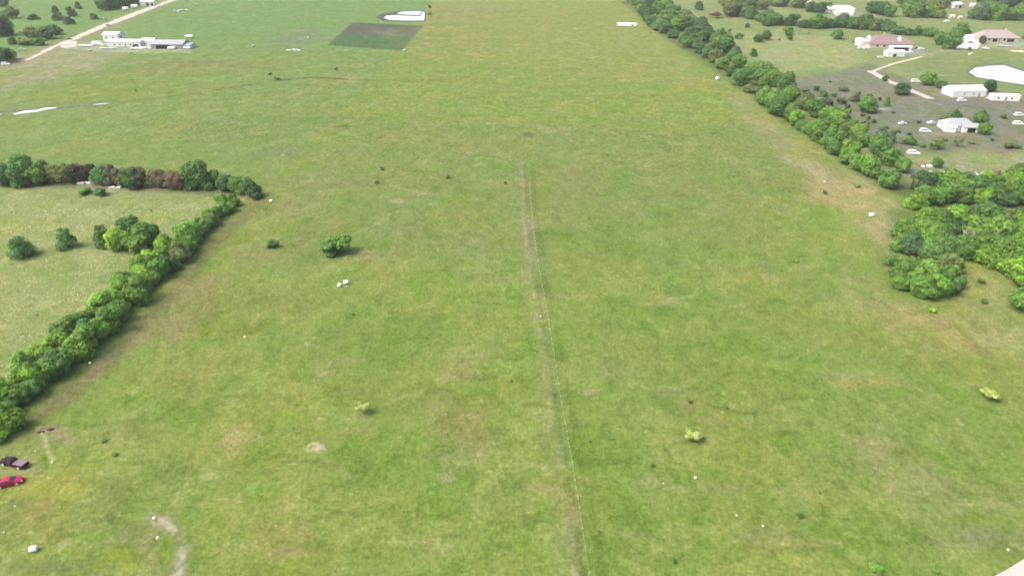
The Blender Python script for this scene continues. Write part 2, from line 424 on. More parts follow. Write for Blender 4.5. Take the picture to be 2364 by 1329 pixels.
    for i in range(150):
        py0 = 120 + 1180 * rs.random() ** .8; px0 = rs.uniform(80, 2300)
        if py0 < 700 and (px0 < 640 or px0 > 1900): continue
        k = .35 + py0 / 1000; ln = rs.uniform(25, 95) * k; sl = rs.uniform(-.12, .12) if rs.random() < .75 else rs.uniform(-.8, .8); cv = rs.uniform(-.1, .1)
        pts = [(px0 + ln * t, py0 + ln * sl * t + ln * cv * math.sin(t * 3.1)) for t in (0, .33, .66, 1)]
        if rs.random() < .5: line(pts, rs.uniform(.5, 1.6), (.20, .215, .09), rs.uniform(.3, .6), 1.2, 1.6)
        else: line(pts, rs.uniform(.4, 1.2), (.085, .105, .028), rs.uniform(.3, .55), 1.0, 1.4)
    for i in range(70):                      # straw-coloured and lush patches of every size
        py0 = 180 + 1120 * rs.random(); px0 = rs.uniform(250, 2250)
        if py0 < 600 and (px0 < 680 or px0 > 1750): continue
        rr = rs.uniform(14, 60) * (.35 + py0 / 1300)
        blob(px0, py0, rr * rs.uniform(.8, 1.8), rr * rs.uniform(.12, .4), rs.choice([(.215, .195, .10), (.19, .20, .08), (.205, .18, .10), (.105, .15, .03), (.12, .13, .04)]), rs.uniform(.3, .6), rs.uniform(-.3, .3))
    # faint crossing swaths
    for b in ((700, 1010, 120, 4), (1500, 640, 70, 4), (640, 930, 60, 4), (1180, 600, 90, 3), (1890, 470, 80, 3)):
        blob(*b, (.20, .20, .09), .5)
    # darker ground under the right grove and treeline
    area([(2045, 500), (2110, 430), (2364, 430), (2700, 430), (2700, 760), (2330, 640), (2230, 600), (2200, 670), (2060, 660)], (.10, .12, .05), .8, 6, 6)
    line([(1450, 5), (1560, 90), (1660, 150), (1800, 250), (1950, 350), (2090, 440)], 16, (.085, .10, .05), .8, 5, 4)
    line([(-40, 425), (300, 432), (590, 452)], 6, (.14, .125, .085), .8, 3, 2)
    area([(180, 415), (300, 418), (310, 440), (260, 440), (190, 430)], (.22, .20, .16), .7, 3, 3)
    # house yards on the right
    area([(2030, 106), (2110, 102), (2130, 125), (2050, 133)], (.24, .21, .18), .8, 4, 4, 5)
    area([(2090, 112), (2125, 108), (2130, 122), (2090, 128)], (.19, .21, .22), .9, 3, 2, 5)
    area([(2190, 118), (2205, 88), (2290, 84), (2364, 95), (2364, 112), (2250, 112)], (.27, .27, .25), .7, 6, 4, 6)
    line([(2130, 128), (2200, 114), (2290, 108), (2700, 110)], 4, (.24, .22, .17), .7, 3, 2)
    line([(2340, 118), (2500, 124)], 5, (.6, .57, .5), .9, 2)
    area([(1890, 42), (1990, 28), (2010, 42), (1960, 55), (1900, 52)], (.22, .21, .17), .7, 8, 6)
    area([(2210, 5), (2290, 10), (2300, 25), (2220, 32)], (.20, .19, .13), .7, 8, 6)
    area([(1765, 15), (1800, 12), (1810, 28), (1775, 38)], (.21, .22, .11), .8, 8, 6)
    for b in ((2135, 382, 22, 4, (.24, .13, .09), .9), (2325, 358, 18, 4, (.26, .15, .09), .8), (2310, 350, 24, 4, (.17, .13, .11), .8), (2290, 405, 14, 6, (.2, .14, .11), .7),
              (2285, 240, 60, 8, (.15, .12, .10), .5), (2180, 310, 50, 5, (.20, .18, .14), .6), (2040, 252, 14, 3, (.30, .32, .26), .8), (2120, 285, 60, 8, (.12, .12, .11), .5)):
        blob(*b)
    me = bpy.data.meshes.new('ground')
    idx = np.arange(n0 * n1).reshape(n0, n1)
    quads = np.stack([idx[:-1, :-1], idx[:-1, 1:], idx[1:, 1:], idx[1:, :-1]], -1).reshape(-1, 4)
    me.vertices.add(len(x)); 
    co = np.stack([x, y, np.zeros_like(x)], -1)
    me.vertices.foreach_set('co', co.ravel())
    me.loops.add(quads.size); me.loops.foreach_set('vertex_index', quads.ravel())
    me.polygons.add(len(quads)); me.polygons.foreach_set('loop_start', np.arange(0, quads.size, 4))
    me.update(calc_edges=True)
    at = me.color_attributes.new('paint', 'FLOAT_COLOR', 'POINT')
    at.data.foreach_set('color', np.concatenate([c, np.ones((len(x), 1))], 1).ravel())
    m = bpy.data.materials.new('meadow'); m.use_nodes = True
    n = m.node_tree; b = n.nodes['Principled BSDF']; L = n.links
    b.inputs['Roughness'].default_value = .9; b.inputs['Specular IOR Level'].default_value = .1
    a = n.nodes.new('ShaderNodeAttribute'); a.attribute_name = 'paint'
    tc = n.nodes.new('ShaderNodeTexCoord')
    def noise(scale, detail=3, rough=.6, dist=0.0, mp=(1, 1, 1), rz=0):
        mpn = n.nodes.new('ShaderNodeMapping'); mpn.inputs['Scale'].default_value = mp; mpn.inputs['Rotation'].default_value = (0, 0, rz)
        L.new(tc.outputs['Object'], mpn.inputs['Vector'])
        nz = n.nodes.new('ShaderNodeTexNoise'); nz.inputs['Scale'].default_value = scale; nz.inputs['Detail'].default_value = detail
        nz.inputs['Roughness'].default_value = rough; nz.inputs['Distortion'].default_value = dist
        L.new(mpn.outputs[0], nz.inputs['Vector']); return nz.outputs['Fac']
    def mr(v, f0, f1, t0=0.0, t1=1.0):
        q = n.nodes.new('ShaderNodeMapRange'); q.inputs['From Min'].default_value = f0; q.inputs['From Max'].default_value = f1
        q.inputs['To Min'].default_value = t0; q.inputs['To Max'].default_value = t1; L.new(v, q.inputs['Value']); return q.outputs[0]
    def mul(col, fac, tint):
        q = n.nodes.new('ShaderNodeMix'); q.data_type = 'RGBA'; q.blend_type = 'MULTIPLY'
        L.new(fac, q.inputs[0]); L.new(col, q.inputs[6]); q.inputs[7].default_value = (*tint, 1); return q.outputs[2]
    col = a.outputs['Color']
    col = mul(col, mr(noise(.03, 4), .48, .62), (1.12, 1.0, .95))       # drier, browner areas
    col = mul(col, mr(noise(.055, 6, .72, .5), .47, .62), (.84, .97, .66))  # lusher areas
    col = mul(col, mr(noise(.10, 7, .75, .8, (1, .7, 1)), .50, .60), (1.25, 1.16, 1.32))  # pale seeding grass
    col = mul(col, mr(noise(.18, 7, .75, .5, (1, .8, 1), .4), .48, .62), (.76, .82, .68))   # darker clumps
    col = mul(col, mr(noise(.35, 6, .75, .3, (1, 1, 1), 2.0), .50, .62), (1.20, 1.16, 1.22))
    col = mul(col, mr(noise(.7, 5, .75), .42, .58), (.76, .82, .70))
    col = mul(col, mr(noise(.45, 4, .6, 0, (1, 1, 1), 1.1), .60, .70), (1.35, 1.22, 1.4))
    col = mul(col, mr(noise(1.5, 4, .75), .42, .58), (.68, .76, .64))
    col = mul(col, mr(noise(1.2, 3, .7, 0, (1, 1, 1), .8), .57, .66), (1.28, 1.2, 1.26))
    L.new(col, b.inputs['Base Color'])
    bp = n.nodes.new('ShaderNodeBump'); bp.inputs['Strength'].default_value = .5; bp.inputs['Distance'].default_value = .5
    L.new(noise(.8, 5, .7), bp.inputs['Height']); L.new(bp.outputs['Normal'], b.inputs['Normal'])
    me.materials.append(m)
    o = bpy.data.objects.new('ground', me); COL.objects.link(o)
    tag(o, kind='structure')
ground()

# ------------------------------------------------------------------ sheets laid on the ground: roads, ponds
def sheet(name, pts, m, z, kind='structure', jag=0.0):
    P = [G(*p) for p in pts]
    Q = []
    for i, p in enumerate(P):
        q = P[(i + 1) % len(P)]
        k = max(1, min(12, int((q - p).length / 3))) if jag else 1
        for t in range(k):
            r = p.lerp(q, t / k)
            if jag: r = r + Vector((random.uniform(-jag, jag), random.uniform(-jag, jag), 0))
            Q.append((r.x, r.y, z))
    mb = MB(); n = len(Q)
    mb.v = Q + [(x, y, -.3) for x, y, z_ in Q]
    mb.f = [tuple(range(n))] + [(i, (i + 1) % n, n + (i + 1) % n, n + i) for i in range(n)]
    o = mb.build(name, m)
    return tag(o, kind=kind)

def ribbon(name, pts, widths, m, z, jag=.3):
    P = [G(*p) for p in pts]; L_, R_ = [], []
    pts2 = []; w2 = []
    for i in range(len(P) - 1):
        k = max(1, int((P[i + 1] - P[i]).length / 5))
        for t in range(k):
            pts2.append(P[i].lerp(P[i + 1], t / k)); w2.append(widths[i] * (1 - t / k) + widths[i + 1] * t / k)
    pts2.append(P[-1]); w2.append(widths[-1])
    mb = MB()
    for i, p in enumerate(pts2):
        d = (pts2[min(i + 1, len(pts2) - 1)] - pts2[max(i - 1, 0)]).normalized()
        nn = Vector((-d.y, d.x, 0)); w = w2[i] / 2
        a = p + nn * (w + random.uniform(-jag, jag)); b = p - nn * (w + random.uniform(-jag, jag))
        mb.v += [(a.x, a.y, z), (b.x, b.y, z)]
    for i in range(len(pts2) - 1):
        mb.f.append((2 * i, 2 * i + 1, 2 * i + 3, 2 * i + 2))
    return tag(mb.build(name, m), kind='structure')

ribbon('gravel_road', [(60, 140), (125, 108), (170, 90), (235, 62), (300, 37), (350, 18), (400, 0), (470, -28)], [3, 5, 7, 9, 11, 9, 8, 8], M['road'], .012, .8)
sheet('gravel_yard', [(145, 98), (178, 95), (176, 108), (150, 112), (140, 110)], M['road'], .016, jag=.6)
sheet('road', [(2250, 1345), (2300, 1327), (2335, 1307), (2364, 1289), (2420, 1262), (2520, 1345), (2420, 1400)], M['asphalt'], .02)
ribbon('path', [(2130, 131), (2095, 139), (2060, 148), (2035, 157), (2012, 166)], [2.6, 3, 2.6, 2.4, 3], M['road'], .012, .2)
ribbon('path', [(2008, 164), (2030, 176), (2052, 188), (2074, 196), (2100, 208), (2125, 218), (2150, 228)], [5, 5, 5, 5, 4.6, 4.6, 4.6], M['road'], .016, .2)
sheet('driveway', [(2206, 112), (2212, 94), (2232, 88), (2262, 84), (2275, 92), (2262, 104), (2256, 113)], M['concrete'], .015, jag=.2)
M['bank'] = mat('grassy_bank', (.075, .10, .055), .9, var=.3, vscale=.3)
sheet('pond_bank', [(2228, 168), (2245, 152), (2315, 146), (2335, 152), (2380, 168), (2450, 190), (2440, 205), (2360, 200), (2290, 187), (2240, 178)], M['bank'], .01, jag=.4)
sheet('pond', [(2238, 167), (2250, 157), (2280, 153), (2318, 151), (2345, 160), (2380, 172), (2440, 194), (2400, 200), (2340, 192), (2290, 184), (2255, 178)], M['water'], .02, jag=.2)
sheet('pond_bank', [(866, 40), (884, 32), (920, 26), (976, 23), (984, 30), (982, 50), (930, 51), (884, 48)], M['rim_mud'], .01, jag=.6)
sheet('pond', [(886, 42), (892, 36.6), (912, 35.6), (940, 37), (962, 38), (970, 38), (976, 26.5), (981, 30), (979, 47.5), (940, 48), (900, 46.5)], M['water'], .02)
sheet('pond', [(918, 30.5), (928, 27.5), (950, 26.3), (974, 26.5), (968, 35.6), (940, 34.4), (918, 33)], M['water'], .02)
ribbon('ditch_water', [(32, 264), (60, 258), (85, 256), (105, 251), (130, 249)], [2.4, 6.0, 4.2, 4.8, 1.4], M['water'], .012, .3)
ribbon('ditch_water', [(215, 242), (232, 240), (250, 239)], [.8, 1.8, .9], M['water'], .012, .1)

# ------------------------------------------------------------------ trees
def crown_mesh(name, seed, kind='broad', n=3200, size=.072):
    """unit crown: radius about 1 across, from z=0 to z=2 (scaled per tree); thousands of small leaf clumps over uneven lobes"""
    rg = np.random.default_rng(seed)
    lobes = []
    if kind == 'broad':
        k = rg.integers(11, 16)
        for i in range(k):
            a = rg.uniform(0, 2 * math.pi); r = rg.uniform(.25, .62); z = rg.uniform(.22, 1.5)
            r *= math.sqrt(max(.15, 1 - ((z - .8) / 1.0) ** 2))
            lobes.append((r * math.cos(a), r * math.sin(a), z, rg.uniform(.22, .52)))
        lobes.append((0, 0, .85, .66)); lobes.append((0, 0, .45, .5)); lobes.append((rg.uniform(-.2, .2), rg.uniform(-.2, .2), 1.5, .38))
    elif kind == 'bush':
        k = rg.integers(9, 13)
        for i in range(k):
            a = rg.uniform(0, 2 * math.pi); r = rg.uniform(.3, .72)
            lobes.append((r * math.cos(a), r * math.sin(a), rg.uniform(.3, 1.2), rg.uniform(.25, .42)))
        lobes.append((0, 0, .8, .6))
    elif kind == 'cedar':
        for i in range(16):
            z = .15 + 1.6 * (i / 15); rr = .92 * (1 - (z / 2.05)) ** .45
            a = rg.uniform(0, 2 * math.pi)
            lobes.append((rr * .55 * math.cos(a), rr * .55 * math.sin(a), z, max(.14, rr * .62)))
        lobes.append((0, 0, .55, .62)); lobes.append((0, 0, 1.1, .45))
    elif kind == 'sparse':
        for i in range(13):
            a = rg.uniform(0, 2 * math.pi); r = rg.uniform(.2, .7)
            lobes.append((r * math.cos(a), r * math.sin(a), rg.uniform(.4, 1.7), rg.uniform(.18, .34)))
    elif kind == 'umbrella':
        for i in range(12):
            a = rg.uniform(0, 2 * math.pi); r = rg.uniform(.1, .75)
            lobes.append((r * math.cos(a), r * math.sin(a), 1.45 - .25 * r + rg.uniform(-.12, .12), rg.uniform(.2, .32)))
    lobes = np.array(lobes)
    wt = lobes[:, 3] ** 2; wt /= wt.sum()
    if kind == 'sparse': n = int(n * .45)
    V = np.zeros((n * 4, 3)); c = 0
    while c < n:
        i = rg.choice(len(lobes), p=wt); lx, ly, lz, lr = lobes[i]
        d = rg.normal(size=3); d /= np.linalg.norm(d)
        if d[2] < -.55: continue
        rad = lr * rg.uniform(.72, 1.08) if rg.random() < .85 else lr * rg.uniform(.3, .8)
        p = np.array((lx, ly, lz)) + d * rad
        if p[2] < .04: continue
        # keep mostly what lies outside the other lobes
        q = np.linalg.norm((p - lobes[:, :3]), axis=1) / lobes[:, 3]
        if (q < .7).any() and rg.random() < .75: continue
        nrm = d + rg.normal(size=3) * .30; nrm[2] += .25; nrm /= np.linalg.norm(nrm)
        a = np.cross(nrm, rg.normal(size=3)); a /= np.linalg.norm(a); b = np.cross(nrm, a)
        s1 = size * rg.uniform(.55, 1.35); s2 = s1 * rg.uniform(.55, .95)
        bend = nrm * s1 * rg.uniform(-.25, .25)
        V[c * 4:c * 4 + 4] = (p - a * s1, p - b * s2 + bend, p + a * s1, p + b * s2 + bend)
        c += 1
    me = bpy.data.meshes.new(name)
    me.vertices.add(n * 4); me.vertices.foreach_set('co', V.ravel())
    me.loops.add(n * 4); me.loops.foreach_set('vertex_index', np.arange(n * 4))
    me.polygons.add(n); me.polygons.foreach_set('loop_start', np.arange(0, n * 4, 4))
    me.update(calc_edges=True)
    me.materials.append(M['leaf'])
    return me

def trunk_mesh(name, seed, h=.9, limbs=5, m='bark'):
    """unit trunk to go under/inside the unit crown"""
    rg = random.Random(seed); mb = MB()
    lean = (rg.uniform(-.08, .08), rg.uniform(-.08, .08))
    mb.tube([(0, 0, -.08), (lean[0] * .4, lean[1] * .4, h * .4), (lean[0], lean[1], h)], [.085, .06, .04], 7)
    for i in range(limbs):
        a = 2 * math.pi * (i + rg.uniform(-.2, .2)) / limbs
        z0 = h * rg.uniform(.45, .95); l = rg.uniform(.35, .6)
        x0, y0 = lean[0] * z0 / h, lean[1] * z0 / h
        mb.tube([(x0, y0, z0), (x0 + math.cos(a) * l * .5, y0 + math.sin(a) * l * .5, z0 + l * .45), (x0 + math.cos(a) * l, y0 + math.sin(a) * l, z0 + l * 1.15)],
                [.04, .026, .01], 5)
    me = mb.mesh(name); me.materials.append(M[m]); return me

CROWNS = {
    'broad': [crown_mesh('tree_crown', 100 + i) for i in range(7)],
    'bush': [crown_mesh('bush_crown', 200 + i, 'bush', 1500, .10) for i in range(4)],
    'cedar': [crown_mesh('cedar_crown', 300 + i, 'cedar', 1900, .075) for i in range(3)],
    'sparse': [crown_mesh('thin_crown', 400 + i, 'sparse', 2200, .06) for i in range(3)],
    'umbrella': [crown_mesh('umbrella_crown', 500 + i, 'umbrella', 1500, .09) for i in range(2)],
    'tuft': [crown_mesh('tuft_crown', 600 + i, 'bush', 260, .20) for i in range(3)],
}
TRUNKS = [trunk_mesh('trunk', 50 + i) for i in range(4)]
PTRUNKS = [trunk_mesh('pale_trunk', 70 + i, 1.1, 8, 'palebark') for i in range(2)]
SHADES = {
    'lime': (.225, .385, .050), 'bright': (.172, .325, .046), 'mid': (.138, .266, .050), 'deep': (.102, .212, .052), 'dark': (.066, .136, .046),
    'olive': (.160, .215, .062), 'brown': (.18, .14, .078), 'redbrown': (.16, .100, .068), 'grey': (.24, .235, .165), 'bluegreen': (.094, .185, .074),
    'yellow': (.33, .41, .11), 'cedar': (.066, .14, .042), 'darkbrown': (.11, .13, .062),
}
tree_count = [0]
def tree(px, py, wm, hm, kind, shade, label, group, cat='tree', name=None):
    """px, py: where the foot of the plant meets the ground in the photograph; wm, hm: width and height in metres"""
    k = tree_count[0]; tree_count[0] += 1
    rg = random.Random(1000 + k)
    if cat == 'tree':
        cat = {'cedar': 'cedar tree', 'sparse': 'bare tree'}.get(kind, 'hedge tree' if group and ('hedge' in group or 'row behind' in group) else 'tree')
    p = G(px, py)
    name = name or {'hedge tree': 'hedge_tree'}.get(cat) or {'cedar': 'cedar_tree', 'bush': 'shrub', 'sparse': 'bare_tree', 'umbrella': 'sapling', 'tuft': 'weed_clump'}.get(kind, 'tree')
    root = empty(name, p, rg.uniform(0, 6.28), label, cat, group)
    low = {'bush': .0, 'cedar': .02, 'tuft': -.02}.get(kind, .0)
    c = bpy.data.objects.new('crown', rg.choice(CROWNS[kind])); COL.objects.link(c); c.parent = root
    c.location = (0, 0, hm * low); zs = hm * (1 - low) / {'broad': 1.9, 'bush': 1.5, 'cedar': 1.95, 'sparse': 1.9, 'umbrella': 1.65, 'tuft': 1.4}[kind]
    fat = {'broad': 1.30, 'bush': 1.22, 'cedar': 1.15, 'sparse': 1.2, 'umbrella': 1.15, 'tuft': .85}[kind]
    c.scale = (wm / 2 * fat * rg.uniform(.94, 1.1), wm / 2 * fat * rg.uniform(.94, 1.1), zs * 1.06)
    s = SHADES[shade]; j = rg.uniform(.86, 1.16); j2 = rg.uniform(.93, 1.08)
    c.color = (s[0] * j * j2, s[1] * j, s[2] * j, 1)
    if kind != 'tuft':
        t = bpy.data.objects.new('trunk', rg.choice(PTRUNKS if kind == 'sparse' else TRUNKS)); COL.objects.link(t); t.parent = root
        ts = min(wm, hm) / 2
        if kind == 'umbrella': t.scale = (ts * .45, ts * .45, hm * .72)
        else: t.scale = (ts * .8, ts * .8, zs)
    return root

ORD = ('first second third fourth fifth sixth seventh eighth ninth tenth eleventh twelfth thirteenth fourteenth fifteenth sixteenth seventeenth '
       'eighteenth nineteenth twentieth').split()
TENS = {2: 'twenty', 3: 'thirty', 4: 'forty', 5: 'fifty', 6: 'sixty'}
def ordn(i):
    i += 1
    if i <= 20: return ORD[i - 1]
    t, u = divmod(i, 10)
    return (TENS[t][:-1] + 'ieth') if u == 0 else TENS[t] + '-' + ORD[u - 1]
NICE = {'lime': 'lime', 'bright': 'bright', 'mid': 'green', 'deep': 'deep green', 'dark': 'dark green', 'olive': 'olive green', 'brown': 'brownish',
        'redbrown': 'reddish', 'grey': 'grey bare', 'bluegreen': 'bluish green', 'yellow': 'yellow-green', 'cedar': 'dark green', 'darkbrown': 'dull'}

def row(path, n, w0, w1, hr, shades, where, group, jx=1.2, kinds=('broad',), start=0, seed=1):
    """n trees along a path given in the photograph's places; evenly spaced in metres"""
    rg = random.Random(seed)
    P = [G(*p) for p in path]
    seg = [(P[i + 1] - P[i]).length for i in range(len(P) - 1)]; tot = sum(seg)
    for i in range(n):
        d = tot * (i + .5) / n + rg.uniform(-.25, .25) * tot / n
        k = 0
        while k < len(seg) - 1 and d > seg[k]: d -= seg[k]; k += 1
        f = min(1, max(0, d / seg[k]))
        p = P[k].lerp(P[k + 1], f) + Vector((rg.uniform(-jx, jx), rg.uniform(-jx, jx), 0))
        # back to a place in the photograph so that tree() can be used for all
        t = i / max(1, n - 1); w = (w0 * (1 - t) + w1 * t) * rg.uniform(.72, 1.28)
        z = p.y * math.cos(PITCH) + CAM_H * math.sin(PITCH); v = (p.y * math.sin(PITCH) - CAM_H * math.cos(PITCH)) / z
        px, py = 1182 + FPX * p.x / z, 664.5 - FPX * v
        sh = rg.choice(shades); kd = rg.choice(kinds)
        noun = 'cedar' if kd == 'cedar' else 'tree'
        tree(px, py, w, w * hr * rg.uniform(.8, 1.22), kd, sh, '%s %s, %s %s' % (NICE[sh], noun, ordn(i + start), where), group)

def scattered(lst, where, group):
    for i, (x, y, wp, hp, k, s) in enumerate(lst):
        sc = S(y); ang = PITCH - math.atan((664.5 - y) / FPX)
        wm = wp / sc; hm = max(.5, (hp / sc - wm * .45 * math.sin(ang)) / math.cos(ang))
        big = wm > 4.2
        noun = {'cedar': 'cedar', 'bush': 'shrub', 'sparse': 'thin tree', 'tuft': 'weed clump', 'umbrella': 'sapling'}.get(k, 'tree')
        tree(x, y, wm, hm, k, s, '%s %s, %s %s' % (NICE[s], noun, ordn(i), where), group, 'shrub' if k in ('bush', 'tuft') else 'tree')

G_MIX = ['mid', 'mid', 'deep', 'bright', 'bright', 'lime', 'mid', 'deep']
F_MIX = ['deep', 'mid', 'bluegreen', 'deep', 'dark', 'bluegreen', 'deep', 'dark', 'deep', 'olive']
# left hedge, two deep
row([(-30, 1000), (36, 952), (88, 902), (148, 854), (204, 798), (260, 752), (310, 698), (355, 655), (398, 620)], 19, 6.0, 5.6, 1.0, ['deep', 'mid', 'deep', 'mid', 'bright', 'mid', 'bluegreen'],
    'from near end, field side of left hedge', 'trees of the left hedge', .8, seed=21)
row([(410, 612), (440, 580), (475, 535), (515, 498), (560, 468)], 11, 5.2, 4.4, .9, ['mid', 'olive', 'mid', 'bright', 'mid'],
    'past the middle, field side of left hedge', 'trees of the left hedge', .8, seed=22)
row([(-30, 975), (40, 905), (95, 852), (150, 808), (208, 758), (262, 715), (315, 668), (355, 628), (400, 590)], 19, 6.4, 5.8, 1.0, ['bright', 'lime', 'mid', 'bright', 'mid', 'lime', 'olive'],
    'from near end, pasture side of left hedge', 'trees of the left hedge', .8, seed=23)
row([(425, 575), (462, 530), (492, 503), (522, 480), (550, 463)], 7, 5.8, 4.6, .95, ['mid', 'bright', 'lime', 'mid'],
    'past the middle, pasture side of left hedge', 'trees of the left hedge', .6, seed=24)
tree(6, 1000, 7.2, 6.6, 'broad', 'lime', 'large lime tree at the near end of the hedge by the left edge', 'trees of the left hedge')
tree(80, 895, 4.6, 6.6, 'broad', 'lime', 'small lime tree standing out of the near hedge top', 'trees of the left hedge')
tree(232, 785, 5.4, 6.0, 'broad', 'bright', 'bright tree bulging from the hedge middle', 'trees of the left hedge')
# cross row at the back of the left pasture: one by one
CR = [(-20, 422, 8, 8, 'broad', 'deep'), (20, 424, 8, 8.6, 'broad', 'bluegreen'), (58, 428, 9, 9.5, 'broad', 'deep'), (62, 405, 8, 8.5, 'broad', 'mid'), (95, 424, 8.5, 8.6, 'broad', 'mid'),
      (108, 410, 7, 7.6, 'broad', 'deep'), (132, 420, 6.5, 7, 'broad', 'olive'), (152, 423, 7, 8, 'sparse', 'olive'), (172, 421, 7.5, 7.4, 'broad', 'darkbrown'), (190, 417, 7, 7, 'broad', 'redbrown'), (208, 412, 5.5, 6, 'broad', 'darkbrown'),
      (238, 424, 7, 7, 'broad', 'deep'), (258, 424, 7.5, 7.6, 'broad', 'darkbrown'), (282, 428, 7, 7.2, 'broad', 'brown'), (305, 433, 7.2, 8, 'broad', 'deep'), (322, 432, 7, 8.4, 'broad', 'darkbrown'),
      (348, 430, 5, 7, 'sparse', 'grey'), (372, 431, 5.6, 7.2, 'broad', 'brown'), (388, 434, 5.2, 6.6, 'sparse', 'grey'), (405, 436, 6.5, 7, 'broad', 'brown'), (425, 437, 6.5, 7.2, 'broad', 'redbrown'),
      (440, 412, 7.5, 7, 'broad', 'dark'), (455, 434, 8.6, 10.5, 'broad', 'deep'), (480, 436, 6.6, 7, 'broad', 'deep'), (500, 432, 4.6, 7, 'broad', 'mid'), (520, 440, 6.6, 6.4, 'broad', 'bluegreen'), (545, 442, 6.6, 6, 'broad', 'mid'),
      (568, 446, 6.0, 6, 'broad', 'deep'), (588, 456, 6.2, 6.2, 'broad', 'dark')]
for i, (x, y, a, b, k, s) in enumerate(CR):
    tree(x, y, a, b, k, s, '%s tree, %s from left in row behind left pasture' % (NICE[s], ordn(i)), 'row behind the left pasture')
# lone cedars and the clump in the left pasture
tree(55, 592, 7.6, 7.0, 'cedar', 'deep', 'round dark green cedar standing leftmost in the left pasture', None)
tree(158, 571, 6.2, 6.6, 'cedar', 'deep', 'rounded dark cedar standing alone between two others in the left pasture', None)
for x, y, a, b, k, s, l in ((243, 568, 6, 7.2, 'cedar', 'deep', 'dark cedar at the left end of the clump in the left pasture'),
                            (285, 574, 7.5, 7.2, 'broad', 'lime', 'bright green tree at the front of the clump in the left pasture'),
                            (305, 548, 8, 7.8, 'broad', 'deep', 'deep green tree at the back of the clump in the left pasture'),
                            (322, 582, 8, 5.6, 'bush', 'mid', 'low green tree at the foot of the clump in the left pasture'),
                            (342, 565, 8, 8, 'broad', 'mid', 'green tree at the right end of the clump in the left pasture')):
    tree(x, y, a, b, k, s, l, 'clump in the left pasture')
tree(196, 447, 5, 2.2, 'bush', 'mid', 'low left shrub in front of the back row of the left pasture', None, 'shrub')
tree(232, 450, 5, 2.8, 'bush', 'deep', 'low right shrub in front of the back row of the left pasture', None, 'shrub')
# bushes in the open field
tree(762, 584, 7.2, 4.6, 'bush', 'deep', 'left half of the broad dark bush in the middle of the field', None, 'shrub')
tree(790, 582, 7.2, 6.0, 'bush', 'mid', 'taller right half of the broad dark bush in the middle of the field', None, 'shrub')
tree(628, 570, 4.0, 2.6, 'bush', 'mid', 'small dull bush left of the broad dark bush', None, 'shrub')
# long treeline right of the field
row([(1420, -30), (1470, 15), (1505, 62), (1585, 103), (1645, 140), (1700, 190), (1765, 240)], 30, 14.5, 10, .76, F_MIX,
    'from far end, field side of long treeline', 'trees of the long right treeline', 2.0, seed=31)
row([(1470, -10), (1520, 30), (1555, 62), (1600, 92), (1655, 130)], 12, 14, 12, .8, F_MIX, 'from far end, middle of long treeline', 'trees of the long right treeline', 2.0, seed=36)
row([(1765, 240), (1840, 292), (1905, 337), (1975, 387), (2062, 436)], 20, 8.2, 7.6, .92, ['mid', 'deep', 'mid', 'mid', 'bright', 'deep', 'bluegreen', 'mid', 'deep'],
    'from bend to grove, field side of treeline', 'trees of the long right treeline', 1.4, seed=32)
row([(1505, 10), (1560, 45), (1625, 85), (1672, 122), (1735, 170), (1795, 208)], 22, 15, 10.5, .78, F_MIX,
    'from far end, house side of long treeline', 'trees of the long right treeline', 3.0, seed=33)
row([(1800, 215), (1870, 258), (1940, 308), (2012, 350), (2088, 402)], 17, 8.4, 8, .95, ['mid', 'deep', 'mid', 'deep', 'olive', 'mid', 'mid'],
    'from bend to grove, house side of treeline', 'trees of the long right treeline', 1.6, seed=34)
# grove
GR = ['mid', 'bright', 'deep', 'mid', 'lime', 'olive', 'mid', 'deep', 'mid', 'dark', 'bright']
row([(2125, 440), (2200, 432), (2290, 438), (2400, 428)], 14, 7.6, 7.6, .8, GR, 'from the left in the back row of the grove', 'trees of the right grove', 1.5, seed=41)
row([(2105, 480), (2190, 466), (2280, 472), (2400, 470)], 14, 7.6, 7.6, .8, GR, 'from the left in the second row of the grove', 'trees of the right grove', 1.5, seed=42)
row([(2130, 515), (2200, 508), (2300, 520), (2400, 515)], 13, 7.6, 8, .8, GR, 'from the left in the third row of the grove', 'trees of the right grove', 1.5, seed=43)
row([(2070, 545), (2130, 565), (2190, 575)], 8, 6.6, 6.6, .9, ['deep', 'mid', 'mid', 'bluegreen', 'mid'], 'from the left in the middle of the grove', 'trees of the right grove', 1.0, seed=44)
row([(2250, 595), (2300, 612), (2350, 640), (2420, 690)], 9, 8.2, 8, .85, ['bright', 'lime', 'bright', 'mid'], 'from left, near right edge of the grove', 'trees of the right grove', 1.0, seed=45)
row([(2120, 545), (2180, 545), (2240, 548), (2290, 548), (2400, 565)], 10, 7, 8, .8, GR, 'from left in the fourth row of the grove', 'trees of the right grove', 1.2, seed=49)
row([(2150, 590), (2195, 600), (2225, 590)], 4, 6, 6, .9, ['mid', 'olive', 'deep'], 'from left, hollow of the grove', 'trees of the right grove', .8, seed=40)
row([(2240, 560), (2300, 570), (2400, 600)], 8, 8, 8, .85, ['mid', 'bright', 'deep'], 'from left, behind the near edge of the grove', 'trees of the right grove', 1.2, seed=46)
row([(2062, 578), (2120, 592), (2190, 588)], 6, 6.4, 6.4, .85, ['mid', 'deep', 'bluegreen', 'mid'], 'from left, inner row of the grove', 'trees of the right grove', .8, seed=38)
row([(2066, 640), (2110, 655), (2160, 662), (2205, 648)], 6, 6.4, 6.4, .95, ['mid', 'deep', 'mid', 'bright'], 'from left, middle of the front clump', 'trees of the right grove', .8, seed=39)
row([(2056, 608), (2100, 625), (2150, 630), (2195, 628)], 7, 5.6, 6, .8, ['mid', 'olive', 'mid'], 'from left behind the round front clump', 'trees of the right grove', .8, seed=47)
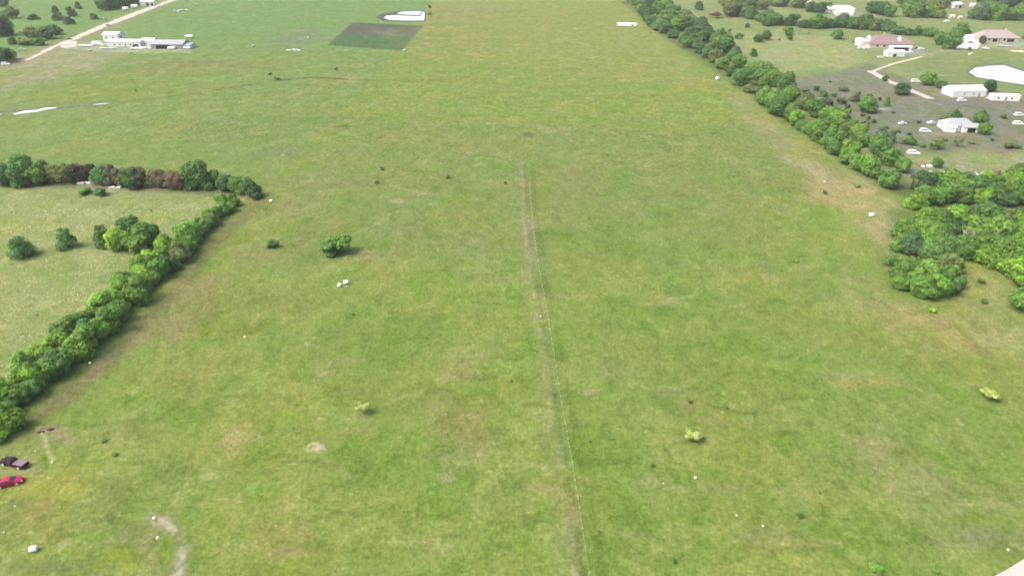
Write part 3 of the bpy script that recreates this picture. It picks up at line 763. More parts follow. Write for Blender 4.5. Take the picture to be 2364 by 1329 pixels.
row([(2068, 660), (2100, 678), (2140, 684), (2190, 676), (2212, 662)], 6, 6.2, 5.6, .88, ['deep', 'mid', 'bright', 'deep'], 'from left in the grove\'s round front clump', 'trees of the right grove', .5, seed=48)
tree(2232, 575, 5, 7, 'sparse', 'grey', 'bare pale tree at the inner right of the grove', None)
tree(2122, 445, 6, 6, 'sparse', 'grey', 'pale grey leafless tree where the long treeline meets the grove', None)
tree(2385, 720, 9, 8, 'broad', 'mid', 'green tree cut by the right edge of the photo below the grove', None)

row([(2120, 456), (2200, 450), (2290, 455), (2400, 450)], 11, 7.6, 7.6, .75, GR, 'from left, between the two back rows of the grove', 'trees of the right grove', 1.5, seed=81)
row([(2075, 560), (2110, 600), (2150, 606), (2190, 600)], 4, 6.6, 6.6, .8, ['mid', 'deep', 'olive', 'mid'], 'from left, neck joining clump and grove', 'trees of the right grove', .8, seed=83)
scattered([(1845, 228, 10, 7, 'bush', 'dark'), (1874, 226, 12, 8, 'bush', 'darkbrown'), (1893, 236, 13, 9, 'bush', 'darkbrown'), (1925, 224, 14, 10, 'bush', 'deep'), (1955, 250, 12, 9, 'bush', 'dark'),
           (1980, 218, 10, 7, 'bush', 'darkbrown'), (1990, 268, 12, 8, 'bush', 'darkbrown'), (2018, 284, 10, 8, 'bush', 'dark'), (2030, 232, 9, 8, 'bush', 'darkbrown'), (2044, 296, 12, 9, 'bush', 'olive'),
           (2070, 306, 14, 9, 'bush', 'olive'), (2098, 312, 10, 7, 'bush', 'darkbrown'), (2180, 325, 12, 8, 'bush', 'olive'), (2240, 332, 14, 9, 'bush', 'olive'), (2290, 325, 10, 7, 'bush', 'dark'), (2060, 262, 9, 6, 'bush', 'dark')],
          'from left among low scrub bushes', 'low bushes on the dark lot')

# scattered trees right: (x, y, width px, height px, kind, shade)
scattered([(1663, 72, 8, 8, 'bush', 'deep'), (1683, 76, 9, 9, 'bush', 'deep'), (1725, 64, 12, 10, 'cedar', 'cedar'), (1704, 90, 20, 15, 'bush', 'deep'),
           (1750, 97, 22, 18, 'broad', 'deep'), (1769, 92, 24, 22, 'broad', 'deep'), (1799, 95, 7, 6, 'tuft', 'olive'), (1820, 82, 23, 20, 'broad', 'mid'),
           (1822, 93, 14, 10, 'bush', 'deep'), (1738, 130, 19, 18, 'cedar', 'dark'), (1867, 81, 7, 6, 'tuft', 'olive'), (1932, 90, 24, 22, 'broad', 'deep')],
          'from left among far right pasture trees', 'lone trees of the far right pasture')
scattered([(1826, 196, 12, 10, 'bush', 'darkbrown'), (1858, 213, 18, 9, 'bush', 'darkbrown'), (1884, 210, 14, 12, 'bush', 'dark'), (1900, 222, 22, 14, 'bush', 'deep'), (1916, 192, 7, 6, 'tuft', 'dark'),
           (1946, 210, 22, 10, 'bush', 'olive'), (1912, 242, 22, 16, 'bush', 'darkbrown'), (1942, 240, 22, 16, 'bush', 'darkbrown'), (1972, 234, 20, 18, 'broad', 'darkbrown'), (2004, 258, 42, 36, 'broad', 'mid'),
           (2008, 226, 12, 10, 'bush', 'dark'), (2046, 245, 14, 22, 'cedar', 'mid'), (2042, 187, 15, 14, 'broad', 'dark'), (2084, 219, 32, 26, 'broad', 'dark'), (1958, 262, 13, 10, 'bush', 'dark'),
           (2004, 276, 10, 10, 'bush', 'dark'), (1996, 290, 18, 14, 'bush', 'darkbrown'), (1968, 282, 8, 6, 'tuft', 'olive'), (2035, 330, 40, 30, 'sparse', 'grey'), (2030, 326, 26, 30, 'broad', 'bluegreen'), (2056, 330, 16, 28, 'broad', 'bluegreen'),
           (2098, 334, 24, 22, 'broad', 'deep'), (2080, 332, 18, 14, 'sparse', 'olive'), (2129, 340, 14, 10, 'bush', 'deep'), (2156, 343, 26, 24, 'broad', 'olive'), (2206, 338, 24, 24, 'sparse', 'olive'),
           (2120, 284, 12, 10, 'bush', 'olive'), (2161, 386, 22, 22, 'broad', 'deep'), (1930, 262, 30, 16, 'bush', 'mid')],
          'from left on the dark scrub lot', 'scrub trees on the dark lot')
for x, y, wp, hp, k, s, l in ((2142, 196, 38, 30, 'broad', 'mid', 'round green tree left of the white barn'), (2170, 203, 24, 18, 'broad', 'deep', 'smaller green tree just right of the round green tree by the barn'),
                              (2284, 212, 26, 28, 'broad', 'dark', 'dark tree between the white barn and the white trailer'), (2182, 288, 30, 22, 'broad', 'olive', 'dull green tree at the left of the grey-roofed house'),
                              (2200, 280, 26, 30, 'broad', 'deep', 'green tree behind the left of the grey-roofed house'), (2258, 284, 32, 34, 'broad', 'deep', 'tall green tree behind the right of the grey-roofed house'),
                              (2270, 310, 28, 28, 'broad', 'mid', 'green tree in front of the right end of the grey-roofed house'), (2314, 273, 15, 12, 'broad', 'olive', 'small olive tree right of the grey-roofed house'),
                              (2326, 342, 22, 16, 'bush', 'olive', 'low olive shrub at the far right below the grey house'), (2345, 342, 18, 12, 'bush', 'bluegreen', 'low bluish shrub at the far right edge below the grey house'),
                              (2308, 416, 26, 26, 'sparse', 'brown', 'thin brownish tree behind the back row of the grove'), (2352, 408, 34, 34, 'broad', 'deep', 'deep green tree at the right edge behind the grove'),
                              (2192, 113, 32, 40, 'broad', 'deep', 'tall dark tree between the two brick houses'), (2170, 104, 30, 30, 'broad', 'mid', 'green tree left of the tall dark tree between the brick houses'),
                              (2218, 77, 38, 24, 'cedar', 'deep', 'broad dark cedar behind the concrete driveway'), (2267, 101, 18, 18, 'broad', 'darkbrown', 'small brown-green tree in front of the pink-roofed house'),
                              (2250, 82, 10, 6, 'bush', 'dark', 'tiny dark shrub at the back of the concrete driveway'), (2118, 82, 16, 22, 'broad', 'deep', 'narrow dark tree behind the red-roofed house'),
                              (2076, 80, 30, 20, 'broad', 'bluegreen', 'bluish green tree directly behind the red roof'), (2095, 82, 24, 18, 'broad', 'deep', 'deep green tree behind the right end of the red roof'),
                              (2143, 84, 34, 22, 'broad', 'mid', 'spreading green tree right behind the red-roofed house'), (2365, 90, 14, 14, 'broad', 'deep', 'green tree at the right edge beside the pink-roofed house'),
                              (2238, 118, 10, 8, 'tuft', 'darkbrown', 'dark weed clump below the concrete driveway'), (1970, 99, 8, 5, 'tuft', 'olive', 'small weed clump left of the red-roofed house')):
    sc = S(y); ang = PITCH - math.atan((664.5 - y) / FPX); wm = wp / sc
    tree(x, y, wm, max(.6, (hp / sc - wm * .45 * math.sin(ang)) / math.cos(ang)), k, s, l, None, 'shrub' if k in ('bush', 'tuft') else 'tree')
# far woods at the top right
FAR = ['deep', 'bluegreen', 'dark', 'deep', 'bluegreen', 'deep', 'dark', 'olive']
row([(1880, 66), (1930, 63), (1975, 67), (2020, 70), (2062, 74)], 11, 11.5, 11, .8, FAR, 'from left behind the red-roofed house', 'far tree belt', 2, seed=51)
row([(1765, 62), (1800, 56), (1835, 60), (1866, 68)], 6, 11.5, 10, .75, FAR, 'from left above the lone pasture trees', 'far tree belt', 2, seed=52)
row([(1670, 40), (1700, 34), (1730, 44), (1755, 50), (1790, 50)], 7, 15, 12, .8, ['bluegreen', 'deep', 'olive', 'bluegreen'], 'from left in dense copse right of treeline', 'far copses', 3, seed=53)
row([(1660, 12), (1700, 16), (1745, 22), (1790, 14), (1850, 18)], 8, 15, 14, .8, FAR, 'from left in farthest copse past the treeline', 'far copses', 4, seed=54)
row([(1860, 26), (1890, 33), (1915, 25)], 3, 12, 12, .8, FAR, 'from the left below the topmost white house', 'far copses', 3, seed=55)
row([(2010, 24), (2040, 36), (2062, 40)], 5, 14, 12, .8, FAR, 'from the left beside the topmost white house', 'far copses', 3, seed=56)
row([(2088, 38), (2115, 40), (2145, 40), (2180, 42)], 6, 14, 13, .95, ['mid', 'deep', 'olive', 'mid'], 'from left, front of the middle far wood', 'far copses', 2, seed=57)
row([(2080, 18), (2120, 18), (2160, 20), (2190, 12)], 6, 15, 14, .9, ['mid', 'deep', 'bluegreen', 'mid'], 'from left, back of the middle far wood', 'far copses', 3, seed=58)
row([(2235, 44), (2265, 46), (2300, 47), (2350, 46)], 7, 13, 14, .9, ['mid', 'deep', 'bluegreen', 'deep'], 'from left, front of rightmost far wood', 'far copses', 2, seed=59)
row([(2262, 18), (2300, 26), (2345, 24), (2390, 30)], 6, 15, 15, .95, ['bluegreen', 'deep', 'bluegreen'], 'from left, back of rightmost far wood', 'far copses', 3, seed=60)
row([(1600, -6), (1700, -8), (1850, -8), (2000, -4), (2150, -6), (2364, -4)], 20, 15, 15, .8, FAR, 'from left in wood at the top edge', 'far copses', 6, seed=61)
tree(1612, 24, 10, 9, 'cedar', 'dark', 'dark pointed cedar standing just right of the treeline at the top', None)
tree(1652, 42, 12, 6, 'bush', 'brown', 'low brown shrub at the left of the dense far copse', None, 'shrub')
# top left corner
scattered([(8, 16, 26, 20, 'broad', 'dark'), (28, 42, 34, 26, 'broad', 'olive'), (14, 82, 52, 44, 'broad', 'dark'), (-4, 84, 40, 40, 'broad', 'bluegreen'), (78, 46, 24, 14, 'cedar', 'dark'), (128, 30, 17, 16, 'cedar', 'dark'), (136, 47, 26, 18, 'cedar', 'dark'),
           (160, 56, 24, 18, 'cedar', 'dark'), (168, 38, 20, 22, 'broad', 'deep'), (182, 21, 15, 16, 'cedar', 'cedar'), (217, 45, 20, 14, 'cedar', 'cedar'), (78, 88, 40, 28, 'broad', 'olive'), (108, 90, 42, 30, 'broad', 'deep'),
           (130, 80, 28, 24, 'broad', 'deep'), (60, 104, 36, 18, 'bush', 'olive'), (92, 105, 30, 18, 'bush', 'mid'), (32, 103, 18, 18, 'broad', 'deep'), (8, 145, 40, 36, 'broad', 'dark'), (28, 138, 28, 24, 'broad', 'mid')],
          'from left in the top left corner', 'trees of the top left corner')
row([(240, 24), (262, 20), (285, 16), (320, 6)], 7, 14, 14, .9, ['deep', 'bluegreen', 'deep', 'mid'], 'from left, front of wood above gravel road', 'wood above the gravel road', 3, seed=71)
row([(250, 2), (290, -4), (340, -6)], 4, 15, 15, .9, ['deep', 'dark'], 'from left, back of wood above gravel road', 'wood above the gravel road', 3, seed=72)
tree(315, 214, 2.2, 2.6, 'sparse', 'mid', 'thin lone sapling above the ditch in the far left field', None)
tree(640, 184, 5, 1.8, 'tuft', 'mid', 'dark weed clump where the ditch bends, lower of two', None, 'shrub')
tree(622, 174, 4, 1.6, 'tuft', 'deep', 'dark weed clump where the ditch bends, upper left of two', None, 'shrub')
tree(777, 164, 3.2, 2.2, 'tuft', 'deep', 'small dark shrub alone above the ditch line', None, 'shrub')
tree(993, 22, 4, 4, 'tuft', 'dark', 'tiny dark shrub at the upper right of the split pond', None, 'shrub')
tree(992, 36, 5, 2.5, 'tuft', 'dark', 'tiny dark shrub at the right tip of the split pond', None, 'shrub')
# pale saplings
tree(840, 950, 3.4, 2.2, 'umbrella', 'yellow', 'yellow-green flat-topped sapling in the left half of the field', None, 'sapling')
tree(1598, 1012, 3.9, 1.8, 'umbrella', 'yellow', 'yellow-green sapling below the three dark clumps right of the fence', None, 'sapling')
tree(2277, 920, 4.2, 1.9, 'umbrella', 'yellow', 'yellow-green sapling near the right edge of the photo', None, 'sapling')
# weed clumps in the open field
WC = [(1593, 929, 15, 9, 'dark', 'leftmost of three dark weed clumps in a slanting line right of the fence'), (1677, 942, 11, 7, 'dark', 'middle one of three dark weed clumps in a slanting line right of the fence'),
      (1738, 955, 12, 6, 'darkbrown', 'rightmost of three weed clumps in a slanting line right of the fence'), (1507, 1077, 13, 8, 'dark', 'dark weed clump above the pale patch right of the fence'),
      (1361, 1019, 9, 6, 'dark', 'small dark weed clump just right of the fence, left of a pair'), (1415, 1013, 8, 5, 'dark', 'small dark weed clump right of the fence, right of a pair'),
      (1891, 1138, 11, 7, 'darkbrown', 'single weed clump in the middle of the lower right field'), (1846, 1192, 20, 9, 'darkbrown', 'wider weed clump below the single clump of the lower right field'),
      (1950, 1196, 18, 7, 'olive', 'olive weed clump right of the wider weed clump'), (1556, 1296, 18, 10, 'darkbrown', 'weed clump near the bottom edge right of the fence'),
      (2020, 1318, 40, 22, 'olive', 'broad olive weed patch near the bottom right road'), (2160, 1318, 20, 8, 'olive', 'small olive weed clump just left of the bottom right road'),
      (1382, 1227, 9, 6, 'darkbrown', 'tiny dark weed clump right of the fence near the bottom'), (882, 393, 15, 11, 'darkbrown', 'upper dark weed clump in the far middle of the field'),
      (868, 424, 16, 10, 'olive', 'dull weed clump just below the upper dark clump in the far middle'), (1034, 412, 14, 10, 'darkbrown', 'lone dark weed clump left of the far end of the fence'),
      (1166, 424, 9, 7, 'dark', 'tiny black weed clump beside the far end of the fence'), (1904, 448, 14, 11, 'darkbrown', 'dark weed clump on the tan ground by the treeline'),
      (1978, 432, 18, 10, 'olive', 'olive weed clump close under the near end of the treeline'), (2152, 720, 20, 13, 'bright', 'bright green weed clump in front of the round clump of the grove'),
      (2264, 652, 22, 14, 'olive', 'olive weed clump in the grass bay of the grove'), (2270, 700, 18, 12, 'olive', 'olive weed clump below the grass bay of the grove'),
      (1836, 604, 18, 8, 'olive', 'faint weed clump in the right middle of the field'), (240, 1020, 18, 9, 'olive', 'weed clump right of the dug bank at the lower left'),
      (265, 1052, 16, 8, 'olive', 'weed clump right of the dark parked pickup'),
      
      (815, 727, 9, 5, 'darkbrown', 'tiny weed clump below the pair of white bales'), (512, 722, 6, 4, 'darkbrown', 'tiny weed clump on the brown ground right of the hedge'),
      (1180, 880, 9, 6, 'darkbrown', 'tiny weed clump left of the middle of the fence'), (350, 487, 8, 5, 'darkbrown', 'tiny weed clump in the upper left pasture'),
      (85, 727, 7, 4, 'darkbrown', 'tiny weed clump in the lower left pasture')]
for x, y, wp, hp, s, l in WC:
    sc = S(y); tree(x, y, wp / sc, hp / sc * .7, 'tuft', {'dark': 'deep', 'darkbrown': 'deep', 'olive': 'mid', 'mid': 'bright', 'bright': 'lime'}[s], l, 'weed clumps in the pastures', 'weed clump')

# ------------------------------------------------------------------ buildings
def house(name, px, py, L, W, h, rise, rot, wall, roof, label, cat, wins=(), doors=(), hip=0.0, chimney=None, garage=None, over=.4):
    """front-bottom centre at (px, py). local x along the length L, y depth W (front is -y)."""
    p = G(px, py); c, s = math.cos(rot), math.sin(rot)
    ctr = Vector((p.x - s * W / 2, p.y + c * W / 2, 0))
    r = empty(name, ctr, rot, label, cat)
    a, b = L / 2, W / 2
    mb = MB().box(-a, a, -b, b, -.1, h)
    if not hip:
        for sx in (-a, a):
            mb.poly([(sx, -b, h), (sx, b, h), (sx, 0, h + rise)])
    mb.build('wall', wall, r)
    o = over; e = rise / b * o; T = .18; hx = hip
    A, B = a + o, b + o
    z0 = h - e
    rb = MB()
    for zz in (T, 0):
        rb.v += [(-A, -B, z0 + zz), (A, -B, z0 + zz), (A, B, z0 + zz), (-A, B, z0 + zz), (-A + hx, 0, h + rise + zz), (A - hx, 0, h + rise + zz)]
    rb.f += [(0, 1, 5, 4), (2, 3, 4, 5), (1, 2, 5), (3, 0, 4)] if hip else [(0, 1, 5, 4), (2, 3, 4, 5)]
    rb.f += [(6, 10, 11, 7), (8, 11, 10, 9)] + ([(7, 11, 8), (9, 10, 6)] if hip else [])
    ring = [(0, 1), (1, 2), (2, 3), (3, 0)] if hip else [(0, 1), (1, 5), (5, 2), (2, 3), (3, 4), (4, 0)]
    rb.f += [(i, j, j + 6, i + 6) for i, j in ring]
    ro = rb.build('roof', roof, r)
    if chimney:
        cx, cy = chimney; MB().box(cx - .5, cx + .5, cy - .4, cy + .4, h, h + rise + 1.0).build('chimney', M['tan_wall'], ro)
    def opening(nm, face, t, z, ww, hh, m, fr=M['trim']):
        d = .04
        if face in 'fb':
            y0 = -b if face == 'f' else b; sg = -1 if face == 'f' else 1
            f = MB().box(t - ww / 2 - .1, t + ww / 2 + .1, min(y0, y0 + sg * d), max(y0, y0 + sg * d), z - .1, z + hh + .1)
            g = MB().box(t - ww / 2, t + ww / 2, min(y0, y0 + sg * d * 1.8), max(y0, y0 + sg * d * 1.8), z, z + hh)
        else:
            x0 = -a if face == 'l' else a; sg = -1 if face == 'l' else 1
            f = MB().box(min(x0, x0 + sg * d), max(x0, x0 + sg * d), t - ww / 2 - .1, t + ww / 2 + .1, z - .1, z + hh + .1)
            g = MB().box(min(x0, x0 + sg * d * 1.8), max(x0, x0 + sg * d * 1.8), t - ww / 2, t + ww / 2, z, z + hh)
        if nm == 'window':
            fo = f.build('window', fr, r); g.build('pane', m, fo)
        else:
            g.build(nm, m, r)
    for (face, t, z, ww, hh) in wins: opening('window', face, t, z, ww, hh, M['glass'])
    for (face, t) in doors: opening('door', face, t, 0, 1.0, 2.1, M['door'])
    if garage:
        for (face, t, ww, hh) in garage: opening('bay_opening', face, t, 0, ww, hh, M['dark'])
    return r

# --- farmstead, top left
house('farmhouse', 257, 97, 13, 10, 5.8, 1.2, R(-4), M['siding'], M['white_roof'], 'tall white building at the left end of the white farmstead', 'building',
      wins=[('f', 2.5, 2.6, 1.5, 1.2), ('f', -3.5, 2.6, 1.4, 1.2), ('r', 0, 2.6, 1.6, 1.6)], doors=[('f', -1)])
house('mobile_home', 288, 108, 26, 9, 3.6, 1.2, R(-2), M['siding'], M['white_roof'], 'long low white home in the middle of the white farmstead', 'mobile home',
      wins=[('f', -8, .9, 1.2, 1.1), ('f', -3.5, .9, 1.2, 1.1), ('f', 5, .9, 1.2, 1.1)], garage=[('f', 9, 4.5, 1.8)], doors=[('f', 1)])
house('white_shed', 341, 106, 10, 9, 4.0, 1.0, R(0), M['white'], M['white_roof'], 'white shed joining the long white home to the grey barn', 'shed', doors=[('f', -2)])
house('grey_barn', 387, 113, 25, 13, 3.4, 2.2, R(-1), M['grey_roof'], M['grey_roof'], 'long grey metal barn with a dark open bay', 'barn', garage=[('f', -3.5, 11, 2.6)])
house('open_shed', 428, 113, 8, 10, 2.6, .7, R(-2), M['junk'], M['grey_roof'], 'small grey shed at the right end of the farmstead', 'shed', garage=[('f', -1, 3, 2)])
def panel(name, px, py, L, W, H, rot, m, label, cat):
    """flat-bed trailer, tank or stacked sheet: a low bevelled body on runners with wheels or blocks"""
    p = G(px, py); r = empty(name, p, rot, label, cat)
    MB().box(-L / 2, L / 2, -W / 2, W / 2, .45, .45 + H).build('deck', m, r, bevel=.08)
    for i in (-1, 1):
        MB().box(i * L * .33 - .3, i * L * .33 + .3, -W / 2 * .8, W / 2 * .8, -.05, .46).build('support', M['rubber'], r)
    return r
panel('flat_trailer', 437, 87, 6, 3, 1.4, 0, M['white'], 'white box trailer behind the right end of the grey barn', 'trailer')
panel('flat_trailer', 433, 113, 5.5, 2.4, 1.2, 0, M['white'], 'white box trailer in front of the right end of the farmstead', 'trailer')
panel('flat_trailer', 397, 113.5, 6, 2.4, 1.2, 0, M['white'], 'white box trailer beside the dark bay of the grey barn', 'trailer')
panel('flat_trailer', 199, 107, 11, 2.6, .5, R(-4), M['white'], 'low white flatbed left of the farmstead by the gravel yard', 'trailer')
panel('camper', 225, 104, 7.5, 3, 2.2, R(2), M['white'], 'rounded white camper left of the tall white building', 'camper')
panel('flat_trailer', 250, 113, 14, 2.4, .35, R(-2), M['junk'], 'pale low flatbed in front of the tall white building', 'trailer')
panel('flat_trailer', 318, 113.5, 12, 1.6, .35, R(1), M['white'], 'thin white flatbed in front of the long white home', 'trailer')
# --- top edge, left
house('white_shop', 340, 14, 14, 9, 4.2, 1.0, R(8), M['siding'], M['white_roof'], 'white building with two dark openings beside the top of the gravel road', 'building',
      garage=[('f', 0.5, 2.8, 3.0), ('f', 5.2, 2.6, 3.0)])

def lathe(mb, prof, seg=14, axis='z', c=(0, 0, 0)):
    n = len(mb.v); k = len(prof)
    for i in range(seg):
        t = 2 * math.pi * i / seg
        for (r_, h_) in prof:
            if axis == 'z': mb.v.append((c[0] + r_ * math.cos(t), c[1] + r_ * math.sin(t), c[2] + h_))
            elif axis == 'x': mb.v.append((c[0] + h_, c[1] + r_ * math.cos(t), c[2] + r_ * math.sin(t)))
            else: mb.v.append((c[0] + r_ * math.cos(t), c[1] + h_, c[2] + r_ * math.sin(t)))
    for i in range(seg):
        j = (i + 1) % seg
        for q in range(k - 1):
            mb.f.append((n + i * k + q, n + j * k + q, n + j * k + q + 1, n + i * k + q + 1))
    mb.f.append(tuple(n + i * k for i in range(seg))); mb.f.append(tuple(n + i * k + k - 1 for i in reversed(range(seg))))
    return mb
def tank(px, py, L, rad, rot, label):
    r = empty('storage_tank', G(px, py), rot, label, 'tank')
    e = rad * .5
    lathe(MB(), [(rad * .3, -L / 2), (rad * .8, -L / 2 + e * .4), (rad, -L / 2 + e), (rad, L / 2 - e), (rad * .8, L / 2 - e * .4), (rad * .3, L / 2)], 16, 'x', (0, 0, rad + .3)).build('vessel', M['white'], r, smooth=True)
    for i in (-1, 1): MB().box(i * L * .3 - .2, i * L * .3 + .2, -rad * .7, rad * .7, -.05, .6).build('saddle', M['concrete'], r)
tank(291, 25, 6, 1.7, R(20), 'white rounded tank at the lower left of the white roadside building')
tank(312, 20, 7, 1.9, R(10), 'white tank between the rounded tank and the white roadside building')
# --- white house row at the top right
house('white_house', 1938, 30, 30, 12, 4.2, 2.2, R(-3), M['siding'], M['white_roof'], 'large white house with white roof near the top edge', 'house', hip=5,
      wins=[('f', -9, .9, 1.6, 1.4), ('f', -4, .9, 1.6, 1.4), ('f', 10, .9, 1.6, 1.4)], doors=[('f', -1)])
house('white_garage', 1950, 36, 17, 8, 3.4, 1.2, R(-5), M['white'], M['white_roof'], 'white wing in front of the large white house at the top', 'garage', garage=[('l', 0, 2.4, 2.2)])
house('white_shed', 1870, 13, 6, 6, 3, 1, R(30), M['white'], M['white_roof'], 'small white shed among trees left of the large white house', 'shed', doors=[('f', 0)])
house('white_house', 2211, 19, 12, 9, 3.8, 1.8, R(20), M['siding'], M['white_roof'], 'white house with a dark porch at the top right', 'house', garage=[('f', 3.2, 3.6, 2.4)], wins=[('f', -2.5, 1, 1.5, 1.3)])
house('pale_shed', 2248, 16, 7, 4, 2.4, .8, R(-15), M['siding'], M['white_roof'], 'pale shed right of the white house with a dark porch', 'shed')
house('pink_roof_house', 2362, 8, 16, 10, 3, 2.2, R(-20), M['tan_wall'], M['shingle_pink'], 'pinkish roofed house cut by the top right corner', 'house', hip=3, wins=[('f', -3, 1, 1.4, 1.2)])
house('garden_shed', 2198, 43, 4.2, 3.4, 2.2, .8, 0, M['siding'], M['white_roof'], 'small bright white shed in front of the middle far wood', 'shed', doors=[('f', 0)])
house('garden_shed', 2217, 44.5, 3, 2.6, 1.8, .6, R(10), M['tan_wall'], M['white_roof'], 'small pale shed right of the bright white shed', 'shed', doors=[('f', 0)])
house('garden_shed', 2186, 52, 3.6, 3, 1.2, .5, 0, M['junk'], M['junk'], 'low pale shed left of and below the bright white shed', 'shed')
house('garden_shed', 2127, 78, 3.4, 3, 3.0, .9, 0, M['siding'], M['white_roof'], 'narrow white shed between trees behind the red-roofed house', 'shed', doors=[('f', 0)])
# --- red-roofed house
rh = house('red_roof_house', 2058, 112, 34, 19, 3.2, 5.0, R(-6), M['tan_wall'], M['shingle_red'], 'large house with a dull red hipped roof', 'house', hip=8,
           wins=[('f', -11, .9, 2, 1.4), ('f', -6, .9, 2, 1.4), ('f', 8, .9, 1.6, 1.4)], doors=[('f', -1)], chimney=(-2, 6))
for dx, dyy in ((-15.5, -1), (6.5, -4)):
    mb = MB().prism([(-1.3, 3.6), (1.3, 3.6), (1.3, 6.6), (0, 8.0), (-1.3, 6.6)], -2.2, 2.2)
    o = mb.build('dormer', M['white'], rh); o.location = (dx, dyy, 0); o.rotation_euler.z = R(-15)
house('white_shed', 1997, 106, 9, 7, 3.4, 1.4, R(10), M['white'], M['white_roof'], 'white shed at the left end of the red-roofed house', 'shed', doors=[('f', 1)])
house('garden_shed', 1984, 99, 4.5, 4, 2.4, .9, R(0), M['white'], M['white_roof'], 'smallest white shed at the far left of the red-roofed house', 'shed')
house('carport', 2080, 117, 15, 4.5, 2.6, .5, R(-4), M['white'], M['white_roof'], 'narrow white awning along the front of the red-roofed house', 'carport', garage=[('f', 0, 11, 2.2)])
house('white_van_shelter', 2068, 131, 13, 6, 3.2, .9, R(3), M['white'], M['white_roof'], 'white flat building nearest the front of the red-roofed house', 'shed', garage=[('f', -1, 2.6, 1.8)])
# --- pink-roofed house
house('brick_house', 2306, 97, 32, 16, 3.0, 5.0, R(-4), M['tan_wall'], M['shingle_pink'], 'broad brick house with a pinkish grey hipped roof', 'house', hip=8,
      wins=[('f', -8, .9, 1.8, 1.5), ('f', 4, .9, 1.8, 1.5)], garage=[('f', -3.5, 3.6, 2.3), ('f', 9, 5.2, 2.3)], doors=[('f', 0)], chimney=(9, 3))
house('garage', 2247, 93, 12, 6, 2.6, .9, R(-3), M['white'], M['white_roof'], 'long white garage left of the pinkish roofed brick house', 'garage')
panel('flat_trailer', 2318, 108, 11, 3, .4, R(-22), M['rock'], 'pale slab trailer in front of the pinkish roofed brick house', 'trailer')
# --- barn and trailer by the big pond
house('white_barn', 2236, 224, 20, 11, 3.4, 2.0, R(3), M['siding'], M['white_roof'], 'big white barn left of the large pond', 'barn', wins=[('f', -3, 1.2, .8, .9), ('f', 2.5, 1.2, .8, .9)], doors=[('f', 6)], over=.2)
house('mobile_home', 2321, 233, 14.5, 5.5, 2.8, .6, R(-9), M['siding'], M['white_roof'], 'white mobile home below the large pond', 'mobile home', wins=[('f', -4, 1, 1, 1), ('f', 3, 1, 1, 1)], doors=[('f', 0)], over=.1)
# --- grey-roofed house
gh = house('grey_roof_house', 2216, 303, 14, 9, 2.8, 2.4, R(-4), M['siding'], M['shingle_grey'], 'small house with a grey hipped roof and an open garage', 'house', hip=4, wins=[('f', -2, .9, 1.6, 1.2)], doors=[('f', .2)])
house('garage', 2239, 306, 7.2, 5, 2.6, 1.3, R(-6), M['white'], M['shingle_grey'], 'white garage with a black open door on the grey-roofed house', 'garage', garage=[('f', .4, 3.8, 2.2)])
house('white_shed', 2192, 305, 5, 4, 2.4, .7, R(-18), M['white'], M['white_roof'], 'white shed at the left front of the grey-roofed house', 'shed')
# long white shelter by the treeline
house('white_shelter', 1447, 60, 18, 3.6, 1.7, .5, R(-8), M['white'], M['white_roof'], 'long low white shelter standing left of the treeline top', 'shelter', garage=[('f', 5, 1.4, 1.1)], over=.1)

